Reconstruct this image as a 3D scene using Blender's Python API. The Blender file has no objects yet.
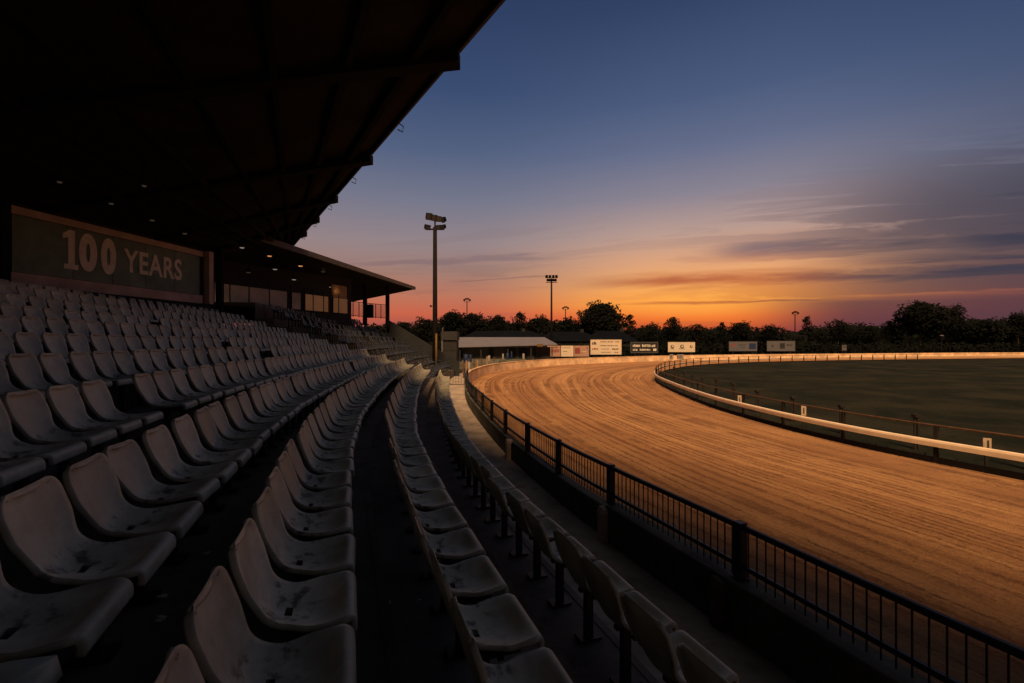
import bpy, math, random
from mathutils import Vector, Matrix
random.seed(7)
S = bpy.context.scene
COL = S.collection
PI = math.pi
R = math.radians
F = 455.0                      # focal length in picture widths/1024
EYE = 3.2                      # camera height above the track

# ------------------------------------------------------------------ materials
def mat(name, col=(.5, .5, .5), rough=.7, metal=0.0, spec=.4, nscale=0, namt=.25, bump=0, bscale=None,
        coords='Object', emit=None, estr=0):
    m = bpy.data.materials.new(name); m.use_nodes = True
    nt = m.node_tree; b = nt.nodes['Principled BSDF']
    b.inputs['Base Color'].default_value = (*col, 1)
    b.inputs['Roughness'].default_value = rough
    b.inputs['Metallic'].default_value = metal
    b.inputs['Specular IOR Level'].default_value = spec
    if emit:
        b.inputs['Emission Color'].default_value = (*emit, 1)
        b.inputs['Emission Strength'].default_value = estr
    if nscale:
        tc = nt.nodes.new('ShaderNodeTexCoord')
        n = nt.nodes.new('ShaderNodeTexNoise'); n.inputs['Scale'].default_value = nscale
        n.inputs['Detail'].default_value = 6; n.inputs['Roughness'].default_value = .65
        nt.links.new(tc.outputs[coords], n.inputs['Vector'])
        r = nt.nodes.new('ShaderNodeValToRGB')
        r.color_ramp.elements[0].position = .3; r.color_ramp.elements[1].position = .7
        lo = [c * (1 - namt) for c in col]; hi = [min(1, c * (1 + namt)) for c in col]
        r.color_ramp.elements[0].color = (*lo, 1); r.color_ramp.elements[1].color = (*hi, 1)
        nt.links.new(n.outputs['Fac'], r.inputs['Fac'])
        nt.links.new(r.outputs['Color'], b.inputs['Base Color'])
        if bump:
            n2 = nt.nodes.new('ShaderNodeTexNoise'); n2.inputs['Scale'].default_value = bscale or nscale * 4
            n2.inputs['Detail'].default_value = 5
            nt.links.new(tc.outputs[coords], n2.inputs['Vector'])
            bm = nt.nodes.new('ShaderNodeBump'); bm.inputs['Strength'].default_value = bump
            bm.inputs['Distance'].default_value = .02
            nt.links.new(n2.outputs['Fac'], bm.inputs['Height'])
            nt.links.new(bm.outputs['Normal'], b.inputs['Normal'])
    return m

class N:
    """tiny helper for node graphs"""
    def __init__(s, nt): s.nt = nt
    def new(s, t, **kw):
        n = s.nt.nodes.new(t)
        for k, v in kw.items(): setattr(n, k, v)
        return n
    def lk(s, a, b): s.nt.links.new(a, b)
    def val(s, sock, v):
        if isinstance(v, (int, float)): sock.default_value = v
        elif isinstance(v, tuple): sock.default_value = v
        else: s.lk(v, sock)
    def math(s, op, a, b=0.0, clamp=False, c=None):
        n = s.new('ShaderNodeMath', operation=op, use_clamp=clamp)
        s.val(n.inputs[0], a); s.val(n.inputs[1], b)
        if c is not None: s.val(n.inputs[2], c)
        return n.outputs[0]
    def mr(s, x, a, b, c=0.0, d=1.0, smooth=True):
        n = s.new('ShaderNodeMapRange'); n.interpolation_type = 'SMOOTHSTEP' if smooth else 'LINEAR'
        s.val(n.inputs[0], x)
        for i, v in zip((1, 2, 3, 4), (a, b, c, d)): n.inputs[i].default_value = v
        return n.outputs[0]
    def ramp(s, x, pts, interp='LINEAR'):
        n = s.new('ShaderNodeValToRGB'); n.color_ramp.interpolation = interp
        e = n.color_ramp.elements
        while len(e) < len(pts): e.new(.5)
        for el, (p, c) in zip(e, pts): el.position = p; el.color = (*c, 1)
        s.lk(x, n.inputs[0]); return n.outputs[0]
    def mix(s, f, a, b, mode='MIX'):
        n = s.new('ShaderNodeMix', data_type='RGBA', blend_type=mode)
        s.val(n.inputs[0], f); s.val(n.inputs[6], a); s.val(n.inputs[7], b)
        return n.outputs[2]
    def noise(s, v, sc, det=5, ro=.6, dist=0):
        n = s.new('ShaderNodeTexNoise'); n.inputs['Scale'].default_value = sc
        n.inputs['Detail'].default_value = det; n.inputs['Roughness'].default_value = ro
        n.inputs['Distortion'].default_value = dist
        s.lk(v, n.inputs['Vector']); return n.outputs['Fac']
    def comb(s, x, y, z=0.0):
        n = s.new('ShaderNodeCombineXYZ')
        s.val(n.inputs[0], x); s.val(n.inputs[1], y); s.val(n.inputs[2], z); return n.outputs[0]

def srgb(r, g, b):
    f = lambda c: (c / 255 / 12.92) if c / 255 <= .04045 else ((c / 255 + .055) / 1.055) ** 2.4
    return (f(r), f(g), f(b))

def m_seat(name, base, dirty=1.0):
    m = bpy.data.materials.new(name); m.use_nodes = True; g = N(m.node_tree)
    b = m.node_tree.nodes['Principled BSDF']
    tc = g.new('ShaderNodeTexCoord'); oi = g.new('ShaderNodeObjectInfo')
    rv = g.math('MULTIPLY', oi.outputs['Random'], 37.0)
    add = g.new('ShaderNodeVectorMath', operation='ADD'); g.lk(tc.outputs['Object'], add.inputs[0])
    g.lk(g.comb(rv, rv, rv), add.inputs[1]); V = add.outputs[0]
    sx = g.new('ShaderNodeSeparateXYZ'); g.lk(tc.outputs['Object'], sx.inputs[0])
    n1 = g.noise(V, 5, 6, .65); n2 = g.noise(V, 22, 6, .7); n3 = g.noise(V, 13, 4, .6)
    c = g.mix(g.mr(n1, .35, .7), tuple(x * .72 for x in base) + (1,), tuple(x * 1.12 for x in base) + (1,))
    tint = g.math('MULTIPLY_ADD', oi.outputs['Random'], .34, c=.8)
    c = g.mix(1.0, c, g.comb(tint, tint, tint), 'MULTIPLY')
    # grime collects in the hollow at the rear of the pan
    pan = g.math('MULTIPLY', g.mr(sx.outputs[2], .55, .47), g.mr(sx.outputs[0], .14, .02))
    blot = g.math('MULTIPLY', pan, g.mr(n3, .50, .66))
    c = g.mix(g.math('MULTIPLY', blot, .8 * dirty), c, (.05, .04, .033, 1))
    spk = g.mr(n2, .66, .74)
    c = g.mix(g.math('MULTIPLY', spk, .55 * dirty), c, (.06, .05, .04, 1))
    g.lk(c, b.inputs['Base Color'])
    g.lk(g.mr(n1, .3, .7, .42, .62), b.inputs['Roughness'])
    bp = g.new('ShaderNodeBump'); bp.inputs['Strength'].default_value = .18; bp.inputs['Distance'].default_value = .006
    g.lk(n2, bp.inputs['Height']); g.lk(bp.outputs[0], b.inputs['Normal'])
    b.inputs['Specular IOR Level'].default_value = .35
    return m

def m_track():
    m = bpy.data.materials.new('raked_dirt'); m.use_nodes = True; g = N(m.node_tree)
    b = m.node_tree.nodes['Principled BSDF']
    uv = g.new('ShaderNodeUVMap'); uv.uv_map = 'UVMap'
    sp = g.new('ShaderNodeSeparateXYZ'); g.lk(uv.outputs[0], sp.inputs[0]); u, v = sp.outputs[0], sp.outputs[1]
    tc = g.new('ShaderNodeTexCoord'); P = tc.outputs['Object']
    wob = g.math('MULTIPLY', g.math('SUBTRACT', g.noise(g.comb(g.math('MULTIPLY', u, .035), g.math('MULTIPLY', v, .12)), 1.0, 2), .5), 1.1)
    v2 = g.math('ADD', g.math('ADD', v, wob), g.math('MULTIPLY', g.math('SUBTRACT', g.noise(P, 3.2, 6, .78), .5), .30))
    def streak(su, sv, det=4, ro=.6):
        return g.noise(g.comb(g.math('MULTIPLY', u, su), g.math('MULTIPLY', v2, sv)), 1.0, det, ro)
    a = streak(.02, 1.0, 3); bb = streak(.035, 4.5, 5, .7); cc = streak(.25, 22, 4, .75); w = streak(.06, .7, 2)
    rough_zone = g.noise(P, .35, 4)
    def contour(src, lv, wd): return g.mr(g.math('ABSOLUTE', g.math('SUBTRACT', src, lv)), wd, wd * .3)
    rut = streak(.010, .85, 1, .3)
    lines = g.math('MAXIMUM', g.math('MAXIMUM', contour(rut, .5, .017), contour(rut, .41, .015)), g.math('MAXIMUM', contour(rut, .58, .015), contour(rut, .35, .014)))
    brk = g.noise(P, .7, 5, .7)
    lines = g.math('MULTIPLY', lines, g.math('MULTIPLY', g.mr(brk, .34, .56, .12, 1.0), g.mr(g.noise(P, 11, 4, .7), .34, .54, .2, 1.0)))
    lines = g.math('MAXIMUM', lines, g.math('MULTIPLY', g.mr(bb, .45, .34), g.math('MULTIPLY', g.mr(w, .4, .6), .3)))
    fine = g.noise(P, 14, 7, .75); clod = g.noise(P, 45, 4, .7)
    h = g.math('ADD', g.math('MULTIPLY', a, .35), g.math('MULTIPLY', bb, .5))
    h = g.math('ADD', h, g.math('MULTIPLY', cc, .34))
    h = g.math('SUBTRACT', h, g.math('MULTIPLY', lines, .35))
    h = g.math('ADD', h, g.math('MULTIPLY', fine, .55))
    h = g.math('ADD', h, g.math('MULTIPLY', clod, .30))
    bp = g.new('ShaderNodeBump'); bp.inputs['Strength'].default_value = 1.0; bp.inputs['Distance'].default_value = .11
    g.lk(h, bp.inputs['Height']); g.lk(bp.outputs[0], b.inputs['Normal'])
    c = g.mix(g.mr(g.math('ADD', g.math('MULTIPLY', a, .6), g.math('MULTIPLY', bb, .4)), .38, .62), (.36, .175, .075, 1), (.62, .345, .155, 1))
    c = g.mix(g.math('MULTIPLY', lines, .66), c, (.12, .045, .018, 1))     # damp soil turned up in the ruts
    c = g.mix(g.math('MULTIPLY', g.mr(fine, .45, .7), .6), c, (.25, .12, .06, 1))
    c = g.mix(g.math('MULTIPLY', g.mr(clod, .56, .70), .55), c, (.62, .40, .24, 1))
    c = g.mix(g.math('MULTIPLY', g.mr(cc, .42, .62), .2), c, (.24, .11, .05, 1))
    c = g.mix(g.math('MULTIPLY', g.mr(rough_zone, .42, .66), .45), c, (.3, .15, .08, 1))
    g.lk(c, b.inputs['Base Color']); b.inputs['Roughness'].default_value = .95
    b.inputs['Specular IOR Level'].default_value = .15
    return m

def m_grass(name, ca, cb, sc=.25):
    m = bpy.data.materials.new(name); m.use_nodes = True; g = N(m.node_tree)
    b = m.node_tree.nodes['Principled BSDF']; tc = g.new('ShaderNodeTexCoord'); P = tc.outputs['Object']
    n = g.noise(P, sc, 6, .65, .4); f = g.noise(P, 6, 6, .75)
    c = g.mix(g.mr(n, .35, .68), (*ca, 1), (*cb, 1))
    c = g.mix(g.mr(f, .35, .7, 0, .55), c, tuple(x * .45 for x in ca) + (1,))
    g.lk(c, b.inputs['Base Color']); b.inputs['Roughness'].default_value = .95; b.inputs['Specular IOR Level'].default_value = .1
    bp = g.new('ShaderNodeBump'); bp.inputs['Strength'].default_value = .7; bp.inputs['Distance'].default_value = .08
    g.lk(f, bp.inputs['Height']); g.lk(bp.outputs[0], b.inputs['Normal'])
    return m

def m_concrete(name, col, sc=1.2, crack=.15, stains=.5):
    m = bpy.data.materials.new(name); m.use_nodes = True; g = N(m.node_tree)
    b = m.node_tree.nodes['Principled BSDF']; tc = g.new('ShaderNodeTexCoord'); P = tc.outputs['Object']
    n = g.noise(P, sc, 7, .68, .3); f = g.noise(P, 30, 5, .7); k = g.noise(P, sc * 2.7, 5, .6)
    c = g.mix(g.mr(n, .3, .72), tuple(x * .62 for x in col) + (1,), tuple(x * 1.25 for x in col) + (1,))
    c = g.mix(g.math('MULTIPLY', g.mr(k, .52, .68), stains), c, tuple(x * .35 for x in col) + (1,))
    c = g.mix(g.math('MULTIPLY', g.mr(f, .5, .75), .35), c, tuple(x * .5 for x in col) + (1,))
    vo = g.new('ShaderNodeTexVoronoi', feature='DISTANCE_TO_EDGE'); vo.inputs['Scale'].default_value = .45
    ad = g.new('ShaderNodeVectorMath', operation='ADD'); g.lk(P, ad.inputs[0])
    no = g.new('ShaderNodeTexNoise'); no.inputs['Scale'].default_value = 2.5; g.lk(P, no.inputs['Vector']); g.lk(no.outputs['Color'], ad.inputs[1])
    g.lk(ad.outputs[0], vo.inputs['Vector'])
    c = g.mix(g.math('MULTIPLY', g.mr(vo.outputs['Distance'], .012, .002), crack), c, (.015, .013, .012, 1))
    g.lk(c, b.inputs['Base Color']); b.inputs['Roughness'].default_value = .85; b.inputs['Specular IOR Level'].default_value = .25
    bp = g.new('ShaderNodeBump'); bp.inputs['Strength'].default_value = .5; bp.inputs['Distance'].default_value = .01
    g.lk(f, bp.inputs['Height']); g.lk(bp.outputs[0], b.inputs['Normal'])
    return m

M = {}
M['seat'] = m_seat('aged_grey_plastic', (.56, .53, .385))
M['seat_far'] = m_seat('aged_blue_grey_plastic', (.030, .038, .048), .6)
M['steel'] = mat('painted_steel', (.03, .032, .034), .5, .3, nscale=8)
M['leg'] = mat('dull_galvanised', (.03, .03, .03), .5, .5, nscale=14)
M['track'] = m_track()
M['infield'] = m_grass('infield_grass', (.008, .012, .0065), (.032, .031, .019))
M['verge'] = m_grass('verge_grass', (.02, .024, .012), (.05, .045, .022), .8)
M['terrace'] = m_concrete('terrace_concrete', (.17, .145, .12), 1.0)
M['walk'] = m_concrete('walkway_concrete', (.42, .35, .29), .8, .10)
M['plinth'] = m_concrete('mossy_concrete', (.13, .13, .10), 1.6)
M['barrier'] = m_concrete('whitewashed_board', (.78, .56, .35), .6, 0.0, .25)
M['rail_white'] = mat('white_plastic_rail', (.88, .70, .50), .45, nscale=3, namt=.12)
M['platec'] = mat('marker_plate_paint', (.42, .33, .24), .6, nscale=6)
M['brown'] = mat('rusty_brown_pipe', (.11, .06, .035), .7, .2, nscale=9, namt=.4)
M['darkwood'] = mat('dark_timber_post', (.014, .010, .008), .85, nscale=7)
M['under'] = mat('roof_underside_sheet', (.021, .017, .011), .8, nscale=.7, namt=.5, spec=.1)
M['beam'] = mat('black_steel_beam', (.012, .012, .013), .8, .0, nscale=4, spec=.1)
M['fascia'] = mat('roof_fascia', (.045, .04, .038), .6, nscale=2)
M['fascia2'] = mat('pale_gutter', (.09, .075, .065), .6, nscale=2)
M['wallp'] = mat('pale_brown_wall', (.56, .42, .33), .8, nscale=1.5, namt=.25, bump=.2)
M['green'] = mat('dark_green_sign_board', (.17, .235, .165), .6, nscale=1.3, namt=.35)
M['letter'] = mat('faded_cream_letters', (.88, .78, .62), .7, nscale=4, namt=.15)
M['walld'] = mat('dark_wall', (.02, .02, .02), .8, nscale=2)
M['glass'] = mat('sky_tinted_glass', (.42, .33, .25), .25, nscale=.7, namt=.3, emit=(1, .68, .45), estr=.005)  # tan of the reflected sky put into the colour, plus a faint glow
M['glassw'] = mat('orange_emissive_glass', (.36, .22, .12), .3, nscale=.9, namt=.3, emit=(1, .42, .16), estr=.06)  # orange panes with a slight emission put into the material
M['warmwall'] = mat('ochre_wall', (.4, .26, .13), .8, nscale=2)
M['metalroof'] = mat('pale_sheet_roof', (.15, .145, .17), .55, nscale=.6, namt=.12)
M['shed'] = mat('grey_shed_wall', (.09, .08, .07), .8, nscale=1.1, namt=.3)
M['cabin'] = mat('grey_cabin_cladding', (.018, .018, .022), .7, nscale=1.3)
M['pole'] = mat('galvanised_pole', (.011, .010, .011), .8, .0, nscale=2, spec=.1)
M['black'] = mat('black_casing', (.004, .004, .005), .7, nscale=5, spec=.1)
M['yellow'] = mat('yellow_sleeve', (.13, .07, .015), .7, nscale=6)
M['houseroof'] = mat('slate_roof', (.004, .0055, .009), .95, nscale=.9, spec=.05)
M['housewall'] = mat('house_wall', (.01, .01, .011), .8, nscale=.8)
M['bb_white'] = mat('billboard_vinyl', (.62, .52, .40), .6, nscale=.5, namt=.08)
M['bb_grey'] = mat('faded_billboard_vinyl', (.10, .10, .115), .6, nscale=.6, namt=.15)
M['bb_black'] = mat('black_billboard_vinyl', (.02, .02, .02), .5, nscale=.6)
M['bb_pink'] = mat('faded_pink_vinyl', (.36, .22, .17), .6, nscale=.9, namt=.25)
M['ink'] = mat('dark_print', (.04, .035, .035), .6, nscale=3)
M['inkw'] = mat('pale_print', (.72, .66, .58), .6, nscale=3)
M['inkr'] = mat('dark_red_print', (.22, .05, .05), .6, nscale=3)
M['blue'] = mat('blue_plastic', (.015, .03, .09), .5, nscale=4)
M['white'] = mat('white_plastic', (.3, .28, .25), .5, nscale=4)
M['orange'] = mat('weathered_timber', (.30, .16, .08), .7, nscale=6)
M['bark'] = mat('bark', (.05, .038, .028), .9, nscale=3)
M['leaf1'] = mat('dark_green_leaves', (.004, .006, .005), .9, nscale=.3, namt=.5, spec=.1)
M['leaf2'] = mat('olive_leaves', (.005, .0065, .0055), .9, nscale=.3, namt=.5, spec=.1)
M['paper'] = mat('crumpled_paper', (.5, .47, .43), .8, nscale=20)
M['soil'] = mat('open_soil', (.06, .045, .03), .95, nscale=.4, namt=.4)
M['lampw'] = mat('dim_white_lamp', (.4, .4, .4), .4, emit=(1, .86, .72), estr=.18)
M['lampd'] = mat('unlit_lamp_glass', (.3, .28, .26), .3, emit=(1, .8, .6), estr=.02)
M['lampo'] = mat('orange_lamp', (.4, .3, .2), .4, emit=(1, .42, .14), estr=.6)
M['lampr'] = mat('red_lamp', (.4, .1, .05), .4, emit=(1, .13, .03), estr=.55)

# ------------------------------------------------------------------ mesh helpers
class MB:
    def __init__(s): s.v = []; s.f = []
    def box(s, x0, x1, y0, y1, z0, z1, mx=None):
        n = len(s.v)
        P = [(x, y, z) for z in (z0, z1) for (x, y) in ((x0, y0), (x1, y0), (x1, y1), (x0, y1))]
        if mx: P = [tuple(mx @ Vector(p)) for p in P]
        s.v += P
        s.f += [tuple(n + i for i in q) for q in ((3, 2, 1, 0), (4, 5, 6, 7), (0, 1, 5, 4), (1, 2, 6, 5), (2, 3, 7, 6), (3, 0, 4, 7))]
        return s
    def hexa(s, P):                       # 8 points, bottom ring then top ring
        n = len(s.v); s.v += [tuple(p) for p in P]
        s.f += [tuple(n + i for i in q) for q in ((3, 2, 1, 0), (4, 5, 6, 7), (0, 1, 5, 4), (1, 2, 6, 5), (2, 3, 7, 6), (3, 0, 4, 7))]
        return s
    def tube(s, pts, r, k=8, cap=True):
        pts = [Vector(p) for p in pts]; rs = r if isinstance(r, (list, tuple)) else [r] * len(pts)
        n = len(s.v)
        for i, p in enumerate(pts):
            t = (pts[min(i + 1, len(pts) - 1)] - pts[max(i - 1, 0)]).normalized()
            a = Vector((0, 0, 1)) if abs(t.z) < .9 else Vector((1, 0, 0))
            x = t.cross(a).normalized(); y = x.cross(t).normalized()
            for j in range(k):
                an = 2 * PI * j / k; s.v.append(tuple(p + (x * math.cos(an) + y * math.sin(an)) * rs[i]))
        for i in range(len(pts) - 1):
            for j in range(k):
                a = n + i * k + j; b = n + i * k + (j + 1) % k
                s.f.append((a, a + k, b + k, b))
        if cap:
            s.f.append(tuple(n + j for j in range(k))); e = n + (len(pts) - 1) * k
            s.f.append(tuple(e + k - 1 - j for j in range(k)))
        return s
    def sweep(s, pts, prof, closed=True):
        """prof: list of (sideways, z); pts: list of (Vector xy, normal xy)"""
        n = len(s.v); k = len(prof)
        for p, nn in pts:
            for (a, z) in prof: s.v.append((p[0] + nn[0] * a, p[1] + nn[1] * a, z))
        for i in range(len(pts) - 1):
            for j in range(k if closed else k - 1):
                a = n + i * k + j; b = n + i * k + (j + 1) % k
                s.f.append((a, b, b + k, a + k))
        if closed:
            s.f.append(tuple(n + j for j in reversed(range(k)))); e = n + (len(pts) - 1) * k
            s.f.append(tuple(e + j for j in range(k)))
        return s
    def mesh(s, name, m, smooth=False):
        me = bpy.data.meshes.new(name); me.from_pydata(s.v, [], s.f); me.update()
        if m: me.materials.append(m)
        if smooth:
            for p in me.polygons: p.use_smooth = True
        return me
    def build(s, name, m, parent=None, smooth=False):
        o = bpy.data.objects.new(name, s.mesh(name, m, smooth)); COL.objects.link(o)
        if parent: o.parent = parent
        return o

def fixn(o):
    import bmesh
    bm = bmesh.new(); bm.from_mesh(o.data); bmesh.ops.recalc_face_normals(bm, faces=bm.faces); bm.to_mesh(o.data); bm.free()
    return o
def tag(o, label=None, cat=None, group=None, kind=None):
    if label: o['label'] = label
    if cat: o['category'] = cat
    if group: o['group'] = group
    if kind: o['kind'] = kind
    return o
def empty(name, loc=(0, 0, 0), rz=0, **kw):
    o = bpy.data.objects.new(name, None); COL.objects.link(o); o.location = loc; o.rotation_euler = (0, 0, rz)
    o.empty_display_size = .2
    return tag(o, **kw)
def local(root, o):
    """parent o (built in world coordinates) under root without moving it"""
    if isinstance(root, bpy.types.Object) and (root.location.length > 0 or root.rotation_euler.z):
        mw = Matrix.Translation(root.location) @ Matrix.Rotation(root.rotation_euler.z, 4, 'Z')
        o.data.transform(mw.inverted())
    o.parent = root; return o

# ------------------------------------------------------------------ curves
def catmull(P, n=16):
    P = [Vector(p) for p in P]; P = [2 * P[0] - P[1]] + P + [2 * P[-1] - P[-2]]; o = []
    for i in range(1, len(P) - 2):
        a, b, c, d = P[i - 1:i + 3]
        for k in range(n):
            t = k / n
            o.append(.5 * ((2 * b) + (c - a) * t + (2 * a - 5 * b + 4 * c - d) * t * t + (3 * b - a - 3 * c + d) * t ** 3))
    o.append(P[-2].copy()); return o
def normals(C):                              # left-hand normals
    o = []
    for i in range(len(C)):
        t = (C[min(i + 1, len(C) - 1)] - C[max(i - 1, 0)]).normalized(); o.append(Vector((-t.y, t.x)))
    return o
def offset(C, d): return [p + n * d for p, n in zip(C, normals(C))]
def walk(C, start, step, end=None):
    """equally spaced (point, tangent) along a polyline"""
    out = []; acc = 0; nxt = start
    for a, b in zip(C[:-1], C[1:]):
        L = (b - a).length
        if L < 1e-9: continue
        while nxt <= acc + L:
            t = (nxt - acc) / L; out.append((a.lerp(b, t), (b - a).normalized(), nxt)); nxt += step
            if end is not None and nxt > end: return out
        acc += L
    return out
def rowcurve(k):
    e = [0, .17, .17, .13, .04, 0, 0, 0, 0, 0, 0, 0][k]; n = normals(ROW)
    return [p + q * (OFFS[k] + e * max(0.0, 1 - max(p.y, 0) / 9.0)) for p, q in zip(ROW, n)]
def length(C): return sum((b - a).length for a, b in zip(C[:-1], C[1:]))
def arc_at(C, f):
    """arc length where f(point) first turns true"""
    acc = 0
    for a, b in zip(C[:-1], C[1:]):
        if f(a): return acc
        acc += (b - a).length
    return acc
def part(C, a, b):
    """sub-polyline between two arc lengths"""
    out = []; acc = 0
    for p, q in zip(C[:-1], C[1:]):
        L = (q - p).length
        if acc <= a <= acc + L: out.append(p.lerp(q, (a - acc) / L))
        if a < acc + L < b: out.append(q.copy())
        if acc <= b <= acc + L: out.append(p.lerp(q, (b - acc) / L)); break
        acc += L
    return out
def proj(p):
    if p[1] < .05: return None
    return 512 + F * p[0] / p[1], 341.5 - F * (p[2] - EYE) / p[1]
def at(px, Y): return (px - 512) / F * Y
def hz(py, Y): return EYE + (341.5 - py) * Y / F

ROW = catmull([(3.0, -3), (1.6, .35), (.45, 3.3), (-.62, 6.3), (-1.5, 9.6), (-2.75, 16.5), (-3.86, 24.6)], 14)
OFFS = [0, 1.0, 1.9, 2.82] + [2.82 + 1.0 * k for k in range(1, 9)]
TOPD = [1.5, 1.13, .88, .66, .38, .135, -.12, -.41, -.68, -1.0, -1.33, -1.66]
FLOOR = [EYE - d - .83 for d in TOPD]; FLOOR[11] -= .10

# ------------------------------------------------------------------ ground, track, infield
OUT = [(8.5, -7.5), (6.2, -3), (4.6, .3), (3.35, 2.97), (2.55, 5.0), (1.63, 7.36), (.99, 9.17), (-.1, 13), (-1.2, 18), (-2.3, 24), (-3.1, 31),
       (-3.2, 38.5), (-1.6, 48), (3.5, 58), (13, 67), (33, 78.5), (70, 88.5), (130, 99), (350, 116)]
INN = [(18.5, -6), (15.5, 0), (13.6, 5), (12.3, 8.3), (11.5, 10.4), (10.7, 12.3), (10.15, 14.2), (9.7, 17), (9.5, 21.5), (10.0, 27.7), (11, 34.5),
       (12.6, 40), (16, 47.7), (22, 56.5), (30, 63.5), (45, 71), (80, 80), (135, 88), (350, 103)]
OC = catmull(OUT, 14); IC = catmull(INN, 14)

g = MB(); g.v = [(-700, -300, -.06), (900, -300, -.06), (900, 1100, -.06), (-700, 1100, -.06)]; g.f = [(0, 1, 2, 3)]
tag(g.build('ground', M['soil']), kind='structure')

def track():
    me_v = []; fs = []; uv = []; K = 18; u = 0
    for i, (a, b) in enumerate(zip(OC, IC)):
        if i: u += ((OC[i] + IC[i]) / 2 - (OC[i - 1] + IC[i - 1]) / 2).length
        w = (b - a).length
        for j in range(K + 1):
            t = j / K; p = a.lerp(b, t)
            me_v.append((p.x, p.y, 0.0 + .06 * t)); uv.append((u, t * min(w, 11.5)))
    for i in range(len(OC) - 1):
        for j in range(K):
            a = i * (K + 1) + j; fs.append((a, a + 1, a + K + 2, a + K + 1))
    me = bpy.data.meshes.new('track'); me.from_pydata(me_v, [], fs); me.materials.append(M['track'])
    l = me.uv_layers.new(name='UVMap')
    for lp in me.loops: l.data[lp.index].uv = uv[lp.vertex_index]
    o = bpy.data.objects.new('track', me); COL.objects.link(o); tag(o, kind='structure')
track()

# infield: grid between inner curve and far right
def infield():
    b = MB(); A = IC
    edge = [Vector((400, p.y * .9 - 8)) for p in A]
    K = 10
    for p, q in zip(A, edge):
        for j in range(K + 1):
            t = (j / K) ** 2.2; r = p.lerp(q, t); b.v.append((r.x, r.y, .02))
    for i in range(len(A) - 1):
        for j in range(K):
            a = i * (K + 1) + j; b.f.append((a, a + 1, a + K + 2, a + K + 1))
    tag(b.build('infield', M['infield']), kind='structure')
infield()

# verge beyond the outer barrier
b = MB()
for p, n in zip(OC[130:], normals(OC)[130:]):
    b.v.append((p.x + n.x * .2, p.y + n.y * .2, -.03)); b.v.append((p.x + n.x * 22, p.y + n.y * 22, -.03))
for i in range(len(OC[130:]) - 1): b.f.append((2 * i, 2 * i + 2, 2 * i + 3, 2 * i + 1))
tag(b.build('verge', M['verge']), kind='structure')

# walkway between the front row and the plinth
ROWX = catmull([(3.0, -3), (1.6, .35), (.45, 3.3), (-.62, 6.3), (-1.5, 9.6), (-2.75, 16.5), (-3.86, 24.6), (-4.7, 33), (-5.0, 42), (-4.6, 50)], 14)
def walkway():
    b = MB(); L = offset(ROWX, .3); LR = length(L); OL = [p for p in OC if p.y < 52]
    K = 60
    A = [q[0] for q in walk(L, 0, LR / K)]; Bp = [q[0] for q in walk(OL, 2.0, (length(OL) - 3) / K)]
    n = min(len(A), len(Bp))
    for i in range(n): b.v += [(A[i].x, A[i].y, -.004), (Bp[i].x, Bp[i].y, -.004)]
    for i in range(n - 1): b.f.append((2 * i, 2 * i + 1, 2 * i + 3, 2 * i + 2))
    tag(b.build('walkway', M['walk']), kind='structure')
walkway()

# ------------------------------------------------------------------ plinth and metal railing
aN = arc_at(OC, lambda p: p.y > 7.30); aE = arc_at(OC, lambda p: p.y > 33.2); a0 = arc_at(OC, lambda p: p.y > -3)
def wallsweep(a, b, w0, w1, z0, z1, name, m, parent=None, ch=.012):
    C = part(OC, a, b); nn = normals(C)
    mb = MB(); mb.sweep(list(zip(C, nn)), [(w0, z0), (w0, z1 - ch), (w0 + ch, z1), (w1 - ch, z1), (w1, z1 - ch), (w1, z0)])
    return fixn(mb.build(name, m, parent))
tag(wallsweep(a0, aN, -.14, .14, -.05, .57, 'plinth_wall', M['plinth']), 'thick dark concrete plinth wall below the nearest railing bays', 'wall')
tag(wallsweep(aN + .02, aE, -.12, .08, -.05, .50, 'plinth_wall', M['plinth']), 'thinner stained concrete plinth wall following the railing into the distance', 'wall')

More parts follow.
